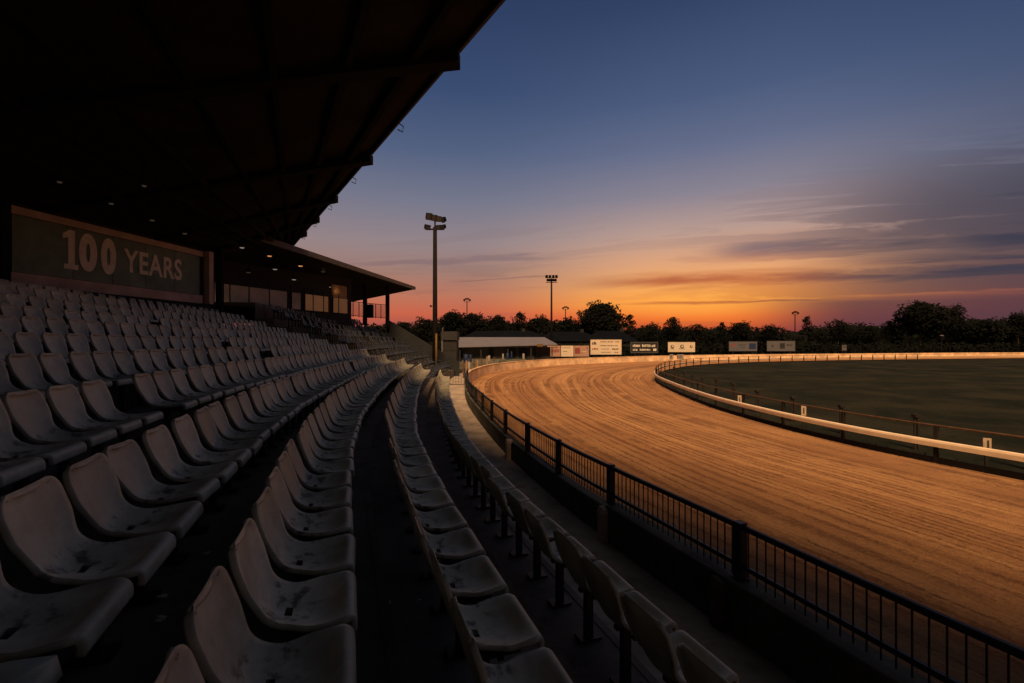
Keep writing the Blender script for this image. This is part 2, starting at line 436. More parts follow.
def railing():
    root = empty('track_railing', (2.55, 5.0, 0), 0, label='black metal railing with thin upright bars on the concrete plinth beside the track', cat='railing')
    aref = arc_at(OC, lambda p: p.y > 5.0)
    OFS = 0.0
    C = offset(OC, OFS)
    rl = part(C, a0 + .1, aE)
    nn = normals(rl)
    mb = MB(); mb.sweep(list(zip(rl, nn)), [(-.028, 1.125), (-.028, 1.172), (-.018, 1.182), (.018, 1.182), (.028, 1.172), (.028, 1.125)])
    local(root, fixn(mb.build('top_rail', M['steel'])))
    mb = MB(); mb.sweep(list(zip(rl, nn)), [(-.02, .695), (-.02, .745), (.02, .745), (.02, .695)])
    local(root, fixn(mb.build('lower_rail', M['steel'])))
    L = length(rl); arcs = []
    s = aref - a0 - .1
    while s > .3: s -= 2.3
    s += 2.3 if s <= 0 else 0
    pos = []
    for off in (-5.0, -2.6, -.12, 2.42, 4.42, 6.4): pos.append(aref - a0 - .1 + off)
    while pos[-1] < L - 2.2: pos.append(pos[-1] + 2.25)
    pos.append(L - .05)
    pos = [p for p in pos if 0 < p < L]
    for i, s in enumerate(pos):
        p, t, _ = walk(rl, s, 1e6)[0]
        mx = Matrix.Translation((p.x, p.y, 0)) @ Matrix.Rotation(math.atan2(t.y, t.x), 4, 'Z')
        mb = MB(); z0 = .572 if i < 4 else .502
        mb.box(-.05, .05, -.05, .05, z0, 1.20, mx); mb.box(-.075, .075, -.07, .07, z0, z0 + .015, mx)
        local(root, mb.build('post', M['steel']))
        if i < len(pos) - 1:
            s2 = pos[i + 1]; n = max(3, int((s2 - s) / (.105 if i < 8 else .125))); mb = MB()
            for k in range(1, n):
                q, tt, _ = walk(rl, s + (s2 - s) * k / n, 1e6)[0]
                zz = z0 + .01
                mx = Matrix.Translation((q.x, q.y, 0)) @ Matrix.Rotation(math.atan2(tt.y, tt.x), 4, 'Z')
                mb.box(-.0055, .0055, -.0055, .0055, zz, 1.13, mx)
            local(root, mb.build('baluster_panel', M['steel']))
railing()
# pale block and bent bracket where the plinth steps
for (yy, lab) in ((7.36, 'small pale concrete block on the plinth beside the second railing post'), (5.15, 'rusty bent bracket on the plinth beside the nearest railing post'), (12.1, 'small pale block on the plinth beside a distant railing post')):
    s = arc_at(OC, lambda p: p.y > yy); p, t, _ = walk(OC, s, 1e6)[0]; n = Vector((-t.y, t.x))
    mx = Matrix.Translation((p.x + n.x * .18, p.y + n.y * .18, 0)) @ Matrix.Rotation(math.atan2(t.y, t.x), 4, 'Z')
    mb = MB(); mb.box(-.07, .09, -.07, .05, .0, .45, mx)
    mb.hexa([mx @ Vector(q) for q in ((-.085, -.09, .45), (.10, -.09, .45), (.10, .06, .45), (-.085, .06, .45), (-.06, -.12, .52), (.08, -.12, .54), (.08, .03, .55), (-.06, .03, .52))])
    tag(mb.build('concrete_block' if 'block' in lab else 'bracket', M['wallp'] if 'pale' in lab else M['brown']), lab, 'block' if 'block' in lab else 'bracket')

# ------------------------------------------------------------------ white outer barrier
LO = length(OC)
bar = empty('outer_barrier', (-3.1, 33, 0), 0, label='low cream painted board wall curving round the outside of the far bend', cat='wall')
C = part(OC, aE + .2, LO - 2); nn = normals(C)
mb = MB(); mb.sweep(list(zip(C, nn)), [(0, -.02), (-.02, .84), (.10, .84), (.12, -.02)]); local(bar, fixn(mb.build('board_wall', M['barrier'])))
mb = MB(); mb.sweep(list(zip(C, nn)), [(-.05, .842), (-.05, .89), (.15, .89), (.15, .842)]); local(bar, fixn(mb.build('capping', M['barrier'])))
for i, (p, t, s) in enumerate(walk(C, 1, 3.0)[:60]):
    mx = Matrix.Translation((p.x, p.y, 0)) @ Matrix.Rotation(math.atan2(t.y, t.x), 4, 'Z')
    mb = MB(); mb.box(-.03, .03, -.035, -.022, 0, .835, mx) if 0 else mb.box(-.04, .04, .125, .22, -.02, .82, mx)
    local(bar, mb.build('post', M['brown']))

# ------------------------------------------------------------------ inner rail
inner = empty('inner_running_rail', (10.9, 11.65, 0), 0, label='low white running rail on dark posts with a brown pipe above, inside the track', cat='rail')
IR = [p for p in IC]; I0 = arc_at(IC, lambda p: p.y > -3)
C = part(IC, I0, length(IC) - 120); nn = normals(C)
mb = MB(); mb.sweep(list(zip(C, nn)), [(0.06, .49), (.065, .60), (.05, .645), (-.02, .66), (-.05, .64), (.03, .60), (.03, .49)])
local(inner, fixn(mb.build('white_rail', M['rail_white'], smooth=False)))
mb = MB(); Ci = offset(C, -.10); mb.tube([(p.x, p.y, 1.02) for p in Ci], .028, 6); local(inner, mb.build('pipe_rail', M['brown'], smooth=True))
mb = MB(); mb.sweep(list(zip(offset(C, -.1), nn)), [(-.03, .0), (-.03, .2), (.02, .2), (.02, .0)]); local(inner, fixn(mb.build('rail_shade_strip', M['darkwood'])))  # dark strip added to stand for the shade below the white rail
aa = arc_at(C, lambda p: p.y > 11.65) % 2.45
for i, (p, t, s) in enumerate(walk(C, aa, 2.45)[:48]):
    mx = Matrix.Translation((p.x, p.y, 0)) @ Matrix.Rotation(math.atan2(t.y, t.x), 4, 'Z')
    mb = MB(); mb.box(-.045, .045, -.14, -.06, -.02, 1.02, mx)
    mb.box(-.02, .02, -.08, .04, .53, .57, mx)
    mb.tube([mx @ Vector(q) for q in ((0, -.1, .06), (.08, .02, .03), (.2, -.02, .03), (.36, -.12, .06))], [.03, .022, .02, .02], 5)
    local(inner, mb.build('post', M['darkwood']))
# freestanding posts of the second, inner line
post_me = None
CC = offset(part(IC, I0, length(IC) - 200), -1.6)
cnt = 0
aa = arc_at(CC, lambda p: p.x / max(p.y, .1) < .905 and p.y > 5)
names = ['rightmost', 'second from the right', 'third from the right', 'fourth from the right', 'fifth from the right', 'sixth from the right', 'seventh from the right', 'eighth from the right', 'ninth from the right', 'tenth from the right', 'eleventh from the right', 'twelfth from the right', 'thirteenth from the right', 'fourteenth from the right']
for i, (p, t, s) in enumerate(walk(CC, aa - 2.2, 2.35)[:13]):
    if post_me is None:
        mb = MB(); mb.box(-.05, .05, -.05, .05, 0, 1.02); mb.box(-.012, .012, .055, .14, .0, 1.04); mb.box(-.06, .06, -.06, .15, .97, 1.06); post_me = mb.mesh('paddock_post', M['darkwood'])
    o = bpy.data.objects.new('paddock_post', post_me); COL.objects.link(o); o.location = (p.x, p.y, 0); o.rotation_euler = (R(random.uniform(-1.5, 1.5)), R(random.uniform(-1.5, 1.5)), math.atan2(t.y, t.x))
    o.scale = (1, 1, 1 + random.uniform(-.05, .08))
    tag(o, 'dark timber post standing in the grass behind the running rail, ' + names[i], 'post', 'timber posts behind the running rail')

def text_mesh(body, size, name, m, parent=None, mx=None, ext=.01, off=0, sx=1.0):
    cu = bpy.data.curves.new(name, 'FONT'); cu.body = body; cu.size = size; cu.extrude = ext; cu.offset = off
    t = bpy.data.objects.new(name + '_tmp', cu); COL.objects.link(t)
    dg = bpy.context.evaluated_depsgraph_get(); me = bpy.data.meshes.new_from_object(t.evaluated_get(dg))
    bpy.data.objects.remove(t); me.name = name; me.materials.clear(); me.materials.append(m)
    o = bpy.data.objects.new(name, me); COL.objects.link(o)
    me.transform(Matrix.Diagonal((sx, 1, 1, 1)))
    if mx: me.transform(mx)
    if parent: o.parent = parent
    return o

for (px, py, ht, lab, ch) in ((993, 445, .34, 'white marker plate reading 1 behind the running rail at the right edge', '1'),
                              (804, 411, .38, 'white marker plate behind the running rail, middle of the three plates', None),
                              (739, 400, .40, 'white marker plate behind the running rail, leftmost of the three plates', None)):
    # stands just inside the rail
    best = min(range(len(C)), key=lambda i: abs((proj((offset([C[i], C[min(i + 1, len(C) - 1)]], -.35)[0].x, C[i].y, 0)) or (9e9, 0))[0] - px) if C[i].y > 5 and C[i].y < 30 else 9e9)
    p = C[best] - normals(C)[best] * .35
    r = empty('marker_plate', (p.x, p.y, 0), math.atan2(-p.x, p.y) * .6, label=lab, cat='sign')
    top = hz(py - ht * F / p.y * .5, p.y)
    mb = MB(); mb.box(-.03, .03, .0, .05, 0, top - .02); mb.build('post', M['darkwood'], r)
    mb = MB(); mb.box(-.075, .075, -.02, -.002, top - ht * .92, top); mb.build('plate', M['shed'] if 0 else M['platec'], r)
    if ch: text_mesh(ch, .3, 'number', M['ink'], r, Matrix.Translation((-.06, -.024, top - ht + .08)) @ Matrix.Rotation(PI / 2, 4, 'X'), .002, .004)
    else:
        mb = MB(); mb.box(-.02, .02, -.024, -.0215, top - ht + .1, top - .08); mb.build('mark', M['ink'], r)

# ------------------------------------------------------------------ main grandstand
stand = empty('grandstand', (-6, 4, 0), 0, label='covered grandstand with stepped dark concrete terraces beneath a vast black roof', cat='grandstand')
def strip(b, A, Bc, za, zb):
    n = len(b.v)
    for p, q in zip(A, Bc): b.v += [(p.x, p.y, za), (q.x, q.y, zb)]
    for i in range(len(A) - 1): b.f.append((n + 2 * i, n + 2 * i + 2, n + 2 * i + 3, n + 2 * i + 1))
EDGE = [-.44] + [o + .30 for o in OFFS[:-1]] + [OFFS[-1] + 3.5]
b = MB()
CV = [offset(ROW, e) for e in EDGE]
for i in range(12):
    strip(b, CV[i], CV[i + 1], FLOOR[i], FLOOR[i])
    strip(b, CV[i], CV[i], (FLOOR[i - 1] if i else -.02), FLOOR[i])
    # end wall of each step
    n = len(b.v); p, q = CV[i][-1], CV[i + 1][-1]
    b.v += [(p.x, p.y, -.02), (q.x, q.y, -.02), (q.x, q.y, FLOOR[i]), (p.x, p.y, FLOOR[i])]; b.f.append((n, n + 1, n + 2, n + 3))
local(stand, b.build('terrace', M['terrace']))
# nosings: pale worn edge of each tread
for i in range(12):
    mb = MB(); nn = normals(CV[i])
    mb.sweep(list(zip(CV[i], nn)), [(-.012, FLOOR[i] - .05), (-.012, FLOOR[i] + .006), (.05, FLOOR[i] + .006), (.05, FLOOR[i] - .05)])
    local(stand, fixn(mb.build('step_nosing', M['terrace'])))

# rear wall
WA = Vector((-15.65, 14.5)); WD = Vector((.1276, .9918))
def wp(y, out=0):
    s = (y - WA.y) / WD.y; p = WA + WD * s; return Vector((p.x + WD.y * out, p.y - WD.x * out))
def wbox(y0, y1, o0, o1, z0, z1, name, m, parent):
    P = [wp(y0, o0), wp(y0, o1), wp(y1, o1), wp(y1, o0)]
    mb = MB(); mb.hexa([(p.x, p.y, z0) for p in P] + [(p.x, p.y, z1) for p in P])
    return local(parent, fixn(mb.build(name, m)))
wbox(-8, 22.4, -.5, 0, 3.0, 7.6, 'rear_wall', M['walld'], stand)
wbox(14.2, 21.6, 0, .06, 5.0, 5.38, 'lower_band', M['wallp'], stand)
wbox(14.2, 21.6, 0, .08, 7.22, 7.46, 'upper_band', M['wallp'], stand)
wbox(2.0, 13.8, 0, .06, 5.0, 5.38, 'lower_band', M['wallp'], stand); wbox(2.0, 13.8, 0, .03, 5.40, 7.20, 'side_panel', M['green'], stand); wbox(2.0, 13.8, 0, .08, 7.22, 7.46, 'upper_band', M['wallp'], stand)
wbox(21.72, 21.98, 0, .30, 5.0, 7.5, 'end_pilaster', M['wallp'], stand)
for y in (13.85, 22.6, 5.0, -3):
    p = wp(y, .25) if y < 20 else wp(y, .1)
    mb = MB(); mb.box(p.x - .14, p.x + .14, p.y - .12, p.y + .12, 4.0, 8.0); local(stand, mb.build('column', M['beam']))
# sign board with the lettering
sg = empty('anniversary_sign', (wp(18, .03).x, wp(18, .03).y, 6.3), 0, label='long dark green board reading 100 YEARS on the rear wall of the grandstand', cat='sign')
def sbox(*a):
    y0, y1, o0, o1, z0, z1, name, m = a
    P = [wp(y0, o0), wp(y0, o1), wp(y1, o1), wp(y1, o0)]
    mb = MB(); mb.hexa([(p.x, p.y, z0) for p in P] + [(p.x, p.y, z1) for p in P])
    o = fixn(mb.build(name, m)); o.data.transform(Matrix.Translation(-sg.location)); o.parent = sg; return o
sbox(14.25, 21.45, .0, .03, 5.40, 7.20, 'board', M['green'])
for k in range(1, 5): sbox(14.62 + k * 1.37, 14.635 + k * 1.37, .03, .034, 5.40, 7.20, 'panel_joint', M['walld'])
def wtext(body, y0, y1, z0, z1, name, off):
    cu = bpy.data.curves.new(name, 'FONT'); cu.body = body; cu.size = 1; cu.extrude = .01; cu.offset = off; cu.space_character = 1.08
    t = bpy.data.objects.new(name + '_tmp', cu); COL.objects.link(t)
    me = bpy.data.meshes.new_from_object(t.evaluated_get(bpy.context.evaluated_depsgraph_get())); bpy.data.objects.remove(t)
    me.name = name; me.materials.clear(); me.materials.append(M['letter'])
    xs = [v.co.x for v in me.vertices]; ys_ = [v.co.y for v in me.vertices]
    L = (y1 - y0) / WD.y
    for v in me.vertices:
        u = (v.co.x - min(xs)) / (max(xs) - min(xs)) * L if 0 else 0
    x0_, x1_, b0_, b1_ = min(xs), max(xs), min(ys_), max(ys_); p = wp(y0, .034)
    for v in me.vertices:
        u = (v.co.x - x0_) / (x1_ - x0_) * L; h = z0 + (v.co.y - b0_) / (b1_ - b0_) * (z1 - z0); w = v.co.z
        v.co = Vector((p.x + WD.x * u + WD.y * w, p.y + WD.y * u - WD.x * w, h)) - sg.location
    o = bpy.data.objects.new(name, me); COL.objects.link(o); o.parent = sg; return o
wtext('0', 16.18, 16.80, 5.73, 7.10, 'numeral', .055)
wtext('0', 16.94, 17.50, 5.73, 7.10, 'numeral', .055)
mb = MB()
def sq(y, z, o): p = wp(y, o); return (p.x, p.y, z)
prof_ = [(15.70, 5.73), (16.16, 5.73), (16.16, 5.90), (16.04, 5.90), (16.04, 7.10), (15.88, 7.10), (15.66, 6.93), (15.66, 6.76), (15.83, 6.84), (15.83, 5.90), (15.70, 5.90)]
n = len(prof_); mb.v = [sq(a_, b_, .03) for a_, b_ in prof_] + [sq(a_, b_, .046) for a_, b_ in prof_]
mb.f = [tuple(range(n, 2 * n))] + [(i, (i + 1) % n, n + (i + 1) % n, n + i) for i in range(n)]
o = fixn(mb.build('numeral', M['letter'])); o.data.transform(Matrix.Translation(-sg.location)); o.parent = sg
wtext('YEARS', 17.80, 20.46, 5.93, 6.86, 'word', .022)

# roof: ruled between the eave and the wall head
def eave(y): return Vector((-1.30 - .66 * (y - 9.8), y, 9.4))
def back(y):
    p = wp(min(y, 22.0), -.3); return Vector((p.x, y if y < 22 else y, 7.55 + max(0, (y - 22) / 8.7) * 1.8))
ys = [-9, -4, 0, 4, 8, 12, 16, 20, 22, 25, 28, 30.6]
b = MB()
for y in ys:
    e, k = eave(y), back(y)
    if y > 30: k = Vector((e.x - .3, y, 9.35))
    b.v += [tuple(e), tuple(k), (k.x, k.y, k.z + .25), (e.x, e.y, e.z + .25)]
for i in range(len(ys) - 1):
    for j in range(4):
        a = 4 * i + j; c = 4 * i + (j + 1) % 4; b.f.append((a, c, c + 4, a + 4))
b.f.append((0, 1, 2, 3)); n = 4 * (len(ys) - 1); b.f.append((n + 3, n + 2, n + 1, n))
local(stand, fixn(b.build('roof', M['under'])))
mb = MB()
E0, E1 = eave(-9), eave(30.9); d = (E1 - E0).normalized(); nr = Vector((d.y, -d.x, 0))
P = [E0, E0 + nr * .06, E1 + nr * .06, E1]
mb.hexa([(p.x, p.y, 9.28) for p in P] + [(p.x, p.y, 9.70) for p in P]); local(stand, fixn(mb.build('eave_fascia', M['fascia'])))
def lerp3(a, b, t): return a + (b - a) * t
for y in (-6.5, -1.2, 4.3, 9.75, 15.1, 19.3, 22.6, 25.6):      # main beams, ends poke past the eave
    e, k = eave(y), back(y); dirn = (e - k).normalized(); e2 = e + dirn * .14
    w = .17; dep = .5
    P = []
    for q, hgt in ((k, .12), (e2, .30)):
        P += [(q.x, q.y - w, q.z - hgt), (q.x, q.y + w, q.z - hgt)]
    T = []
    for q in (k, e2): T += [(q.x, q.y - w, q.z - .012), (q.x, q.y + w, q.z - .012)]
    mb = MB(); mb.hexa([P[0], P[2], P[3], P[1], T[0], T[2], T[3], T[1]])
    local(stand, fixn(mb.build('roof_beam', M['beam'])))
for t in (.06, .15, .25, .36, .48, .6, .73):        # purlins
    mb = MB(); pts = [lerp3(eave(y), back(y), t) for y in (-8, 0, 8, 16, 22, 28)]
    for a, c in zip(pts[:-1], pts[1:]):
        dd = (c - a).normalized(); s = Vector((dd.y, -dd.x, 0)) * .07
        mb.hexa([a - s - Vector((0, 0, .2)), a + s - Vector((0, 0, .2)), c + s - Vector((0, 0, .2)), c - s - Vector((0, 0, .2)),
                 a - s - Vector((0, 0, .013)), a + s - Vector((0, 0, .013)), c + s - Vector((0, 0, .013)), c - s - Vector((0, 0, .013))])
    local(stand, fixn(mb.build('purlin', M['beam'])))
# gutter brackets on the eave
for y in (7.2, 13.0, 17.3, 20.8, 23.9, 26.8):
    e = eave(y) + Vector((.12, .08, 0)); mb = MB()
    mb.tube([e + Vector((0, 0, .1)), e + Vector((.16, .04, .0)), e + Vector((.14, .04, -.16)), e + Vector((0, 0, -.1))], .018, 5)
    local(stand, mb.build('gutter_bracket', M['beam']))

def roof1_z(x, y):
    e, k = eave(y), back(y); t = (x - e.x) / (k.x - e.x); return e.z + (k.z - e.z) * t
# ------------------------------------------------------------------ second stand
far = empty('far_grandstand', (-12, 34, 0), 0, label='smaller far grandstand with flat sloping roof, glazed lounge and dark seat terraces', cat='grandstand')
C2 = catmull([(-3.95, 25.3), (-4.5, 29), (-4.95, 33), (-5.1, 37), (-4.9, 41.6)], 8)
F2 = [.62 + .42 * j for j in range(10)]; O2 = [.9 + .92 * j for j in range(10)]
DECK = 5.25
b = MB()
E2 = [o - .5 for o in O2] + [O2[-1] + .45]
for i in range(10):
    A = offset(C2, E2[i]); Bc = offset(C2, E2[i + 1])
    strip(b, A, Bc, F2[i], F2[i]); strip(b, A, A, (F2[i - 1] if i else -.02), F2[i])
    n = len(b.v); p, q = A[0], Bc[0]; b.v += [(p.x, p.y, -.02), (q.x, q.y, -.02), (q.x, q.y, F2[i]), (p.x, p.y, F2[i])]; b.f.append((n, n + 1, n + 2, n + 3))
    n = len(b.v); p, q = A[-1], Bc[-1]; b.v += [(p.x, p.y, -.02), (q.x, q.y, -.02), (q.x, q.y, F2[i]), (p.x, p.y, F2[i])]; b.f.append((n, n + 1, n + 2, n + 3))
A = offset(C2, E2[10]); strip(b, A, A, F2[9], DECK)
A2 = offset(C2, E2[10] + 4); strip(b, A, A2, DECK, DECK)
local(far, b.build('terrace', M['terrace']))
# sloping end parapet
mb = MB()
pa, pb = Vector((-11.6, 42.0)), Vector((-4.9, 42.2))
mb.hexa([(pa.x, pa.y, 0), (pb.x, pb.y, 0), (pb.x, pb.y + .2, 0), (pa.x, pa.y + .2, 0), (pa.x, pa.y, 5.3), (pb.x, pb.y, 1.28), (pb.x, pb.y + .2, 1.28), (pa.x, pa.y + .2, 5.3)])
local(far, fixn(mb.build('end_parapet', mat('parapet_render', (.012, .015, .019), .85, nscale=.8, namt=.3))))
# lounge front: low wall, glass panels, mullions
GA, GB = Vector((-16.9, 25.2)), Vector((-12.7, 36.2))
gd = (GB - GA).normalized(); gn = Vector((gd.y, -gd.x)); GL = (GB - GA).length
def gbox(s0, s1, o0, o1, z0, z1, name, m):
    P = [GA + gd * s0 + gn * o0, GA + gd * s0 + gn * o1, GA + gd * s1 + gn * o1, GA + gd * s1 + gn * o0]
    mb = MB(); mb.hexa([(p.x, p.y, z0) for p in P] + [(p.x, p.y, z1) for p in P]); return local(far, fixn(mb.build(name, m)))
gbox(-1.5, GL, -.3, -.1, 4.3, 8.3, 'lounge_wall', M['walld'])
s = .25; k = 0
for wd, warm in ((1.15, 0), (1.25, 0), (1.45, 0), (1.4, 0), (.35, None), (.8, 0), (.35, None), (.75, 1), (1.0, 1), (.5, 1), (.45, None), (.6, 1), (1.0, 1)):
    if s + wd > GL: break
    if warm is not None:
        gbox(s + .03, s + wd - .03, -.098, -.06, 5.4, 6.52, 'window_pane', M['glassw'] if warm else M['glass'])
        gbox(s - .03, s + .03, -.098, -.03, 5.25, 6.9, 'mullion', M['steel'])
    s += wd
gbox(9.6, 11.2, -.097, -.055, 6.56, 7.5, 'ochre_panel', M['warmwall'])
# roof 2
RN = [Vector((-13.1, 23.5)), Vector((-9.75, 45.2))]; RB = [Vector((-20.5, 23.5)), Vector((-16.6, 45.6))]
mb = MB(); mb.hexa([(RN[0].x, RN[0].y, 8.42), (RN[1].x, RN[1].y, 8.36), (RB[1].x, RB[1].y, 7.05), (RB[0].x, RB[0].y, 7.35),
                    (RN[0].x, RN[0].y, 8.62), (RN[1].x, RN[1].y, 8.56), (RB[1].x, RB[1].y, 7.25), (RB[0].x, RB[0].y, 7.55)])
local(far, fixn(mb.build('roof', M['beam'])))
dd = (RN[1] - RN[0]).normalized(); q = Vector((dd.y, -dd.x)) * .14
mb = MB(); mb.hexa([(RN[0].x, RN[0].y, 8.40), (RN[0].x + q.x, RN[0].y + q.y, 8.40), (RN[1].x + q.x, RN[1].y + q.y + .2, 8.36), (RN[1].x, RN[1].y + .2, 8.36),
                    (RN[0].x, RN[0].y, 8.72), (RN[0].x + q.x, RN[0].y + q.y, 8.72), (RN[1].x + q.x, RN[1].y + q.y + .2, 8.66), (RN[1].x, RN[1].y + .2, 8.66)])
local(far, fixn(mb.build('gutter', M['fascia2'])))
# posts and balustrade on the open terrace
for px, Y, w in ((343.5, 36.8, .22), (365, 39.0, .15), (387.5, 41.5, .15)):
    X = at(px, Y); mb = MB(); mb.box(X - w, X + w, Y - w, Y + w, 4.6, 8.2); local(far, mb.build('column', M['beam']))
p0, p1 = Vector((at(347, 37.2), 37.2)), Vector((at(386, 41.3), 41.3)); dv = (p1 - p0)
for z in (5.35, 6.5):
    mb = MB(); mb.tube([(p0.x, p0.y, z), (p1.x, p1.y, z)], .035, 6); local(far, mb.build('handrail', M['steel']))
for k in range(8):
    p = p0 + dv * k / 7; mb = MB(); mb.tube([(p.x, p.y, 5.25), (p.x, p.y, 6.5)], .035, 6); local(far, mb.build('baluster', M['steel']))
mb = MB(); n_ = Vector((dv.y, -dv.x)).normalized() * .012
mb.hexa([(p0.x, p0.y, 5.4), (p1.x, p1.y, 5.4), (p1.x + n_.x, p1.y + n_.y, 5.4), (p0.x + n_.x, p0.y + n_.y, 5.4), (p0.x, p0.y, 6.42), (p1.x, p1.y, 6.42), (p1.x + n_.x, p1.y + n_.y, 6.42), (p0.x + n_.x, p0.y + n_.y, 6.42)])
gm = bpy.data.materials.new('clear_balustrade_glass'); gm.use_nodes = True; bb_ = gm.node_tree.nodes['Principled BSDF']
bb_.inputs['Base Color'].default_value = (.8, .75, .7, 1); bb_.inputs['Alpha'].default_value = .25; bb_.inputs['Roughness'].default_value = .1
local(far, fixn(mb.build('glass_panel', gm)))
X, Y = at(370, 39.4), 39.4
mb = MB(); mb.box(X - .25, X + .25, Y - .2, Y + .2, 5.25, 6.4)
tag(mb.build('bin', M['black']), 'dark square bin standing behind the far terrace balustrade', 'bin')

# ------------------------------------------------------------------ small lamps under the roofs
def plane2_z(X, Y):
    t = (RN[0].x + (Y - RN[0].y) / (RN[1].y - RN[0].y) * (RN[1].x - RN[0].x)); bk = (RB[0].x + (Y - RB[0].y) / (RB[1].y - RB[0].y) * (RB[1].x - RB[0].x))
    u = (X - t) / (bk - t); return 8.38 + (7.1 - 8.38) * u
def hit(px, py, fz, y0=8, y1=60):
    y = y0
    while y < y1:
        X = at(px, y); z = hz(py, y)
        if z >= fz(X, y) - .62: return X, y, z
        y += .05
    return None
lampspec = [(59.5, 179, 1, 'd', 'leftmost'), (111, 201, 1, 'd', 'second from the left, above the sign board'), (144, 183, 1, 'd', 'highest, above the sign lettering'),
            (152, 218, 1, 'd', 'just above the word on the sign board'), (184.6, 231.5, 1, 'd', 'above the right end of the sign board'),
            (242, 246, 1, 'w', 'brighter, left of the roof gap'), (269.6, 254.7, 1, 'o', 'orange, nearest the end of the big roof'),
            (248.5, 271, 2, 'd', 'leftmost above the lounge windows'), (275, 268, 2, 'w', 'brightest white above the lounge windows'),
            (300.5, 264.7, 2, 'o', 'glowing orange near the gutter'), (294, 278.4, 2, 'w', 'small white above the middle lounge windows'),
            (323, 270.5, 2, 'd', 'close under the gutter'), (263, 283.5, 2, 'd', 'just over the lounge window frames'), (329, 286, 2, 'w', 'small white left of the orange wall lamp')]
for (px, py, w, kd, lab) in lampspec:
    h = hit(px, py, roof1_z if w == 1 else plane2_z, 8 if w == 1 else 24)
    if not h: h = (at(px, 28), 28, hz(py, 28))
    X, Y, z = h
    r = empty('ceiling_lamp', (X, Y, z - .02), R(7), label='small round lamp under the ' + ('big grandstand roof, ' if w == 1 else 'far stand roof, ') + lab, cat='lamp', group='lamps under the stand roofs')
    sc = Y / 28 * .75
    mb = MB(); mb.tube([(0, 0, -.05), (0, 0, .12)], .20 * sc, 14); mb.tube([(0, 0, .12), (0, 0, .6)], .02, 6); mb.build('housing', M['black'], r)
    mb = MB(); mb.tube([(0, 0, -.085), (0, 0, -.052)], [.14 * sc, .17 * sc], 14); mb.build('diffuser', {'d': M['lampd'], 'w': M['lampw'], 'o': M['lampo']}[kd], r)
# wall lamp that lights the ochre panel, and a small red lamp
for (px, py, Y, m_, lab) in ((334.5, 290.5, 35.0, M['lampo'], 'glowing orange wall lamp lighting the ochre panel of the far lounge'), (259, 290, 29.2, M['lampr'], 'small red lamp above the far lounge windows')):
    X = at(px, Y); z = hz(py, Y)
    r = empty('wall_lamp', (X, Y, z), 0, label=lab, cat='lamp')
    mb = MB(); mb.tube([(0, 0, .1), (0, 0, .16)], .12, 10); mb.build('cap', M['black'], r)
    mb = MB(); mb.tube([(0, 0, -.1), (0, 0, .098)], [.08, .1], 10); mb.build('bulb', m_, r)
    if m_ is M['lampo']:
        l = bpy.data.lights.new('wall_lamp_light', 'POINT'); l.energy = 14; l.color = (1, .5, .18); l.shadow_soft_size = .12
        lo = bpy.data.objects.new('wall_lamp_light', l); COL.objects.link(lo); lo.parent = r; lo.location = (.25, -.35, -.1)

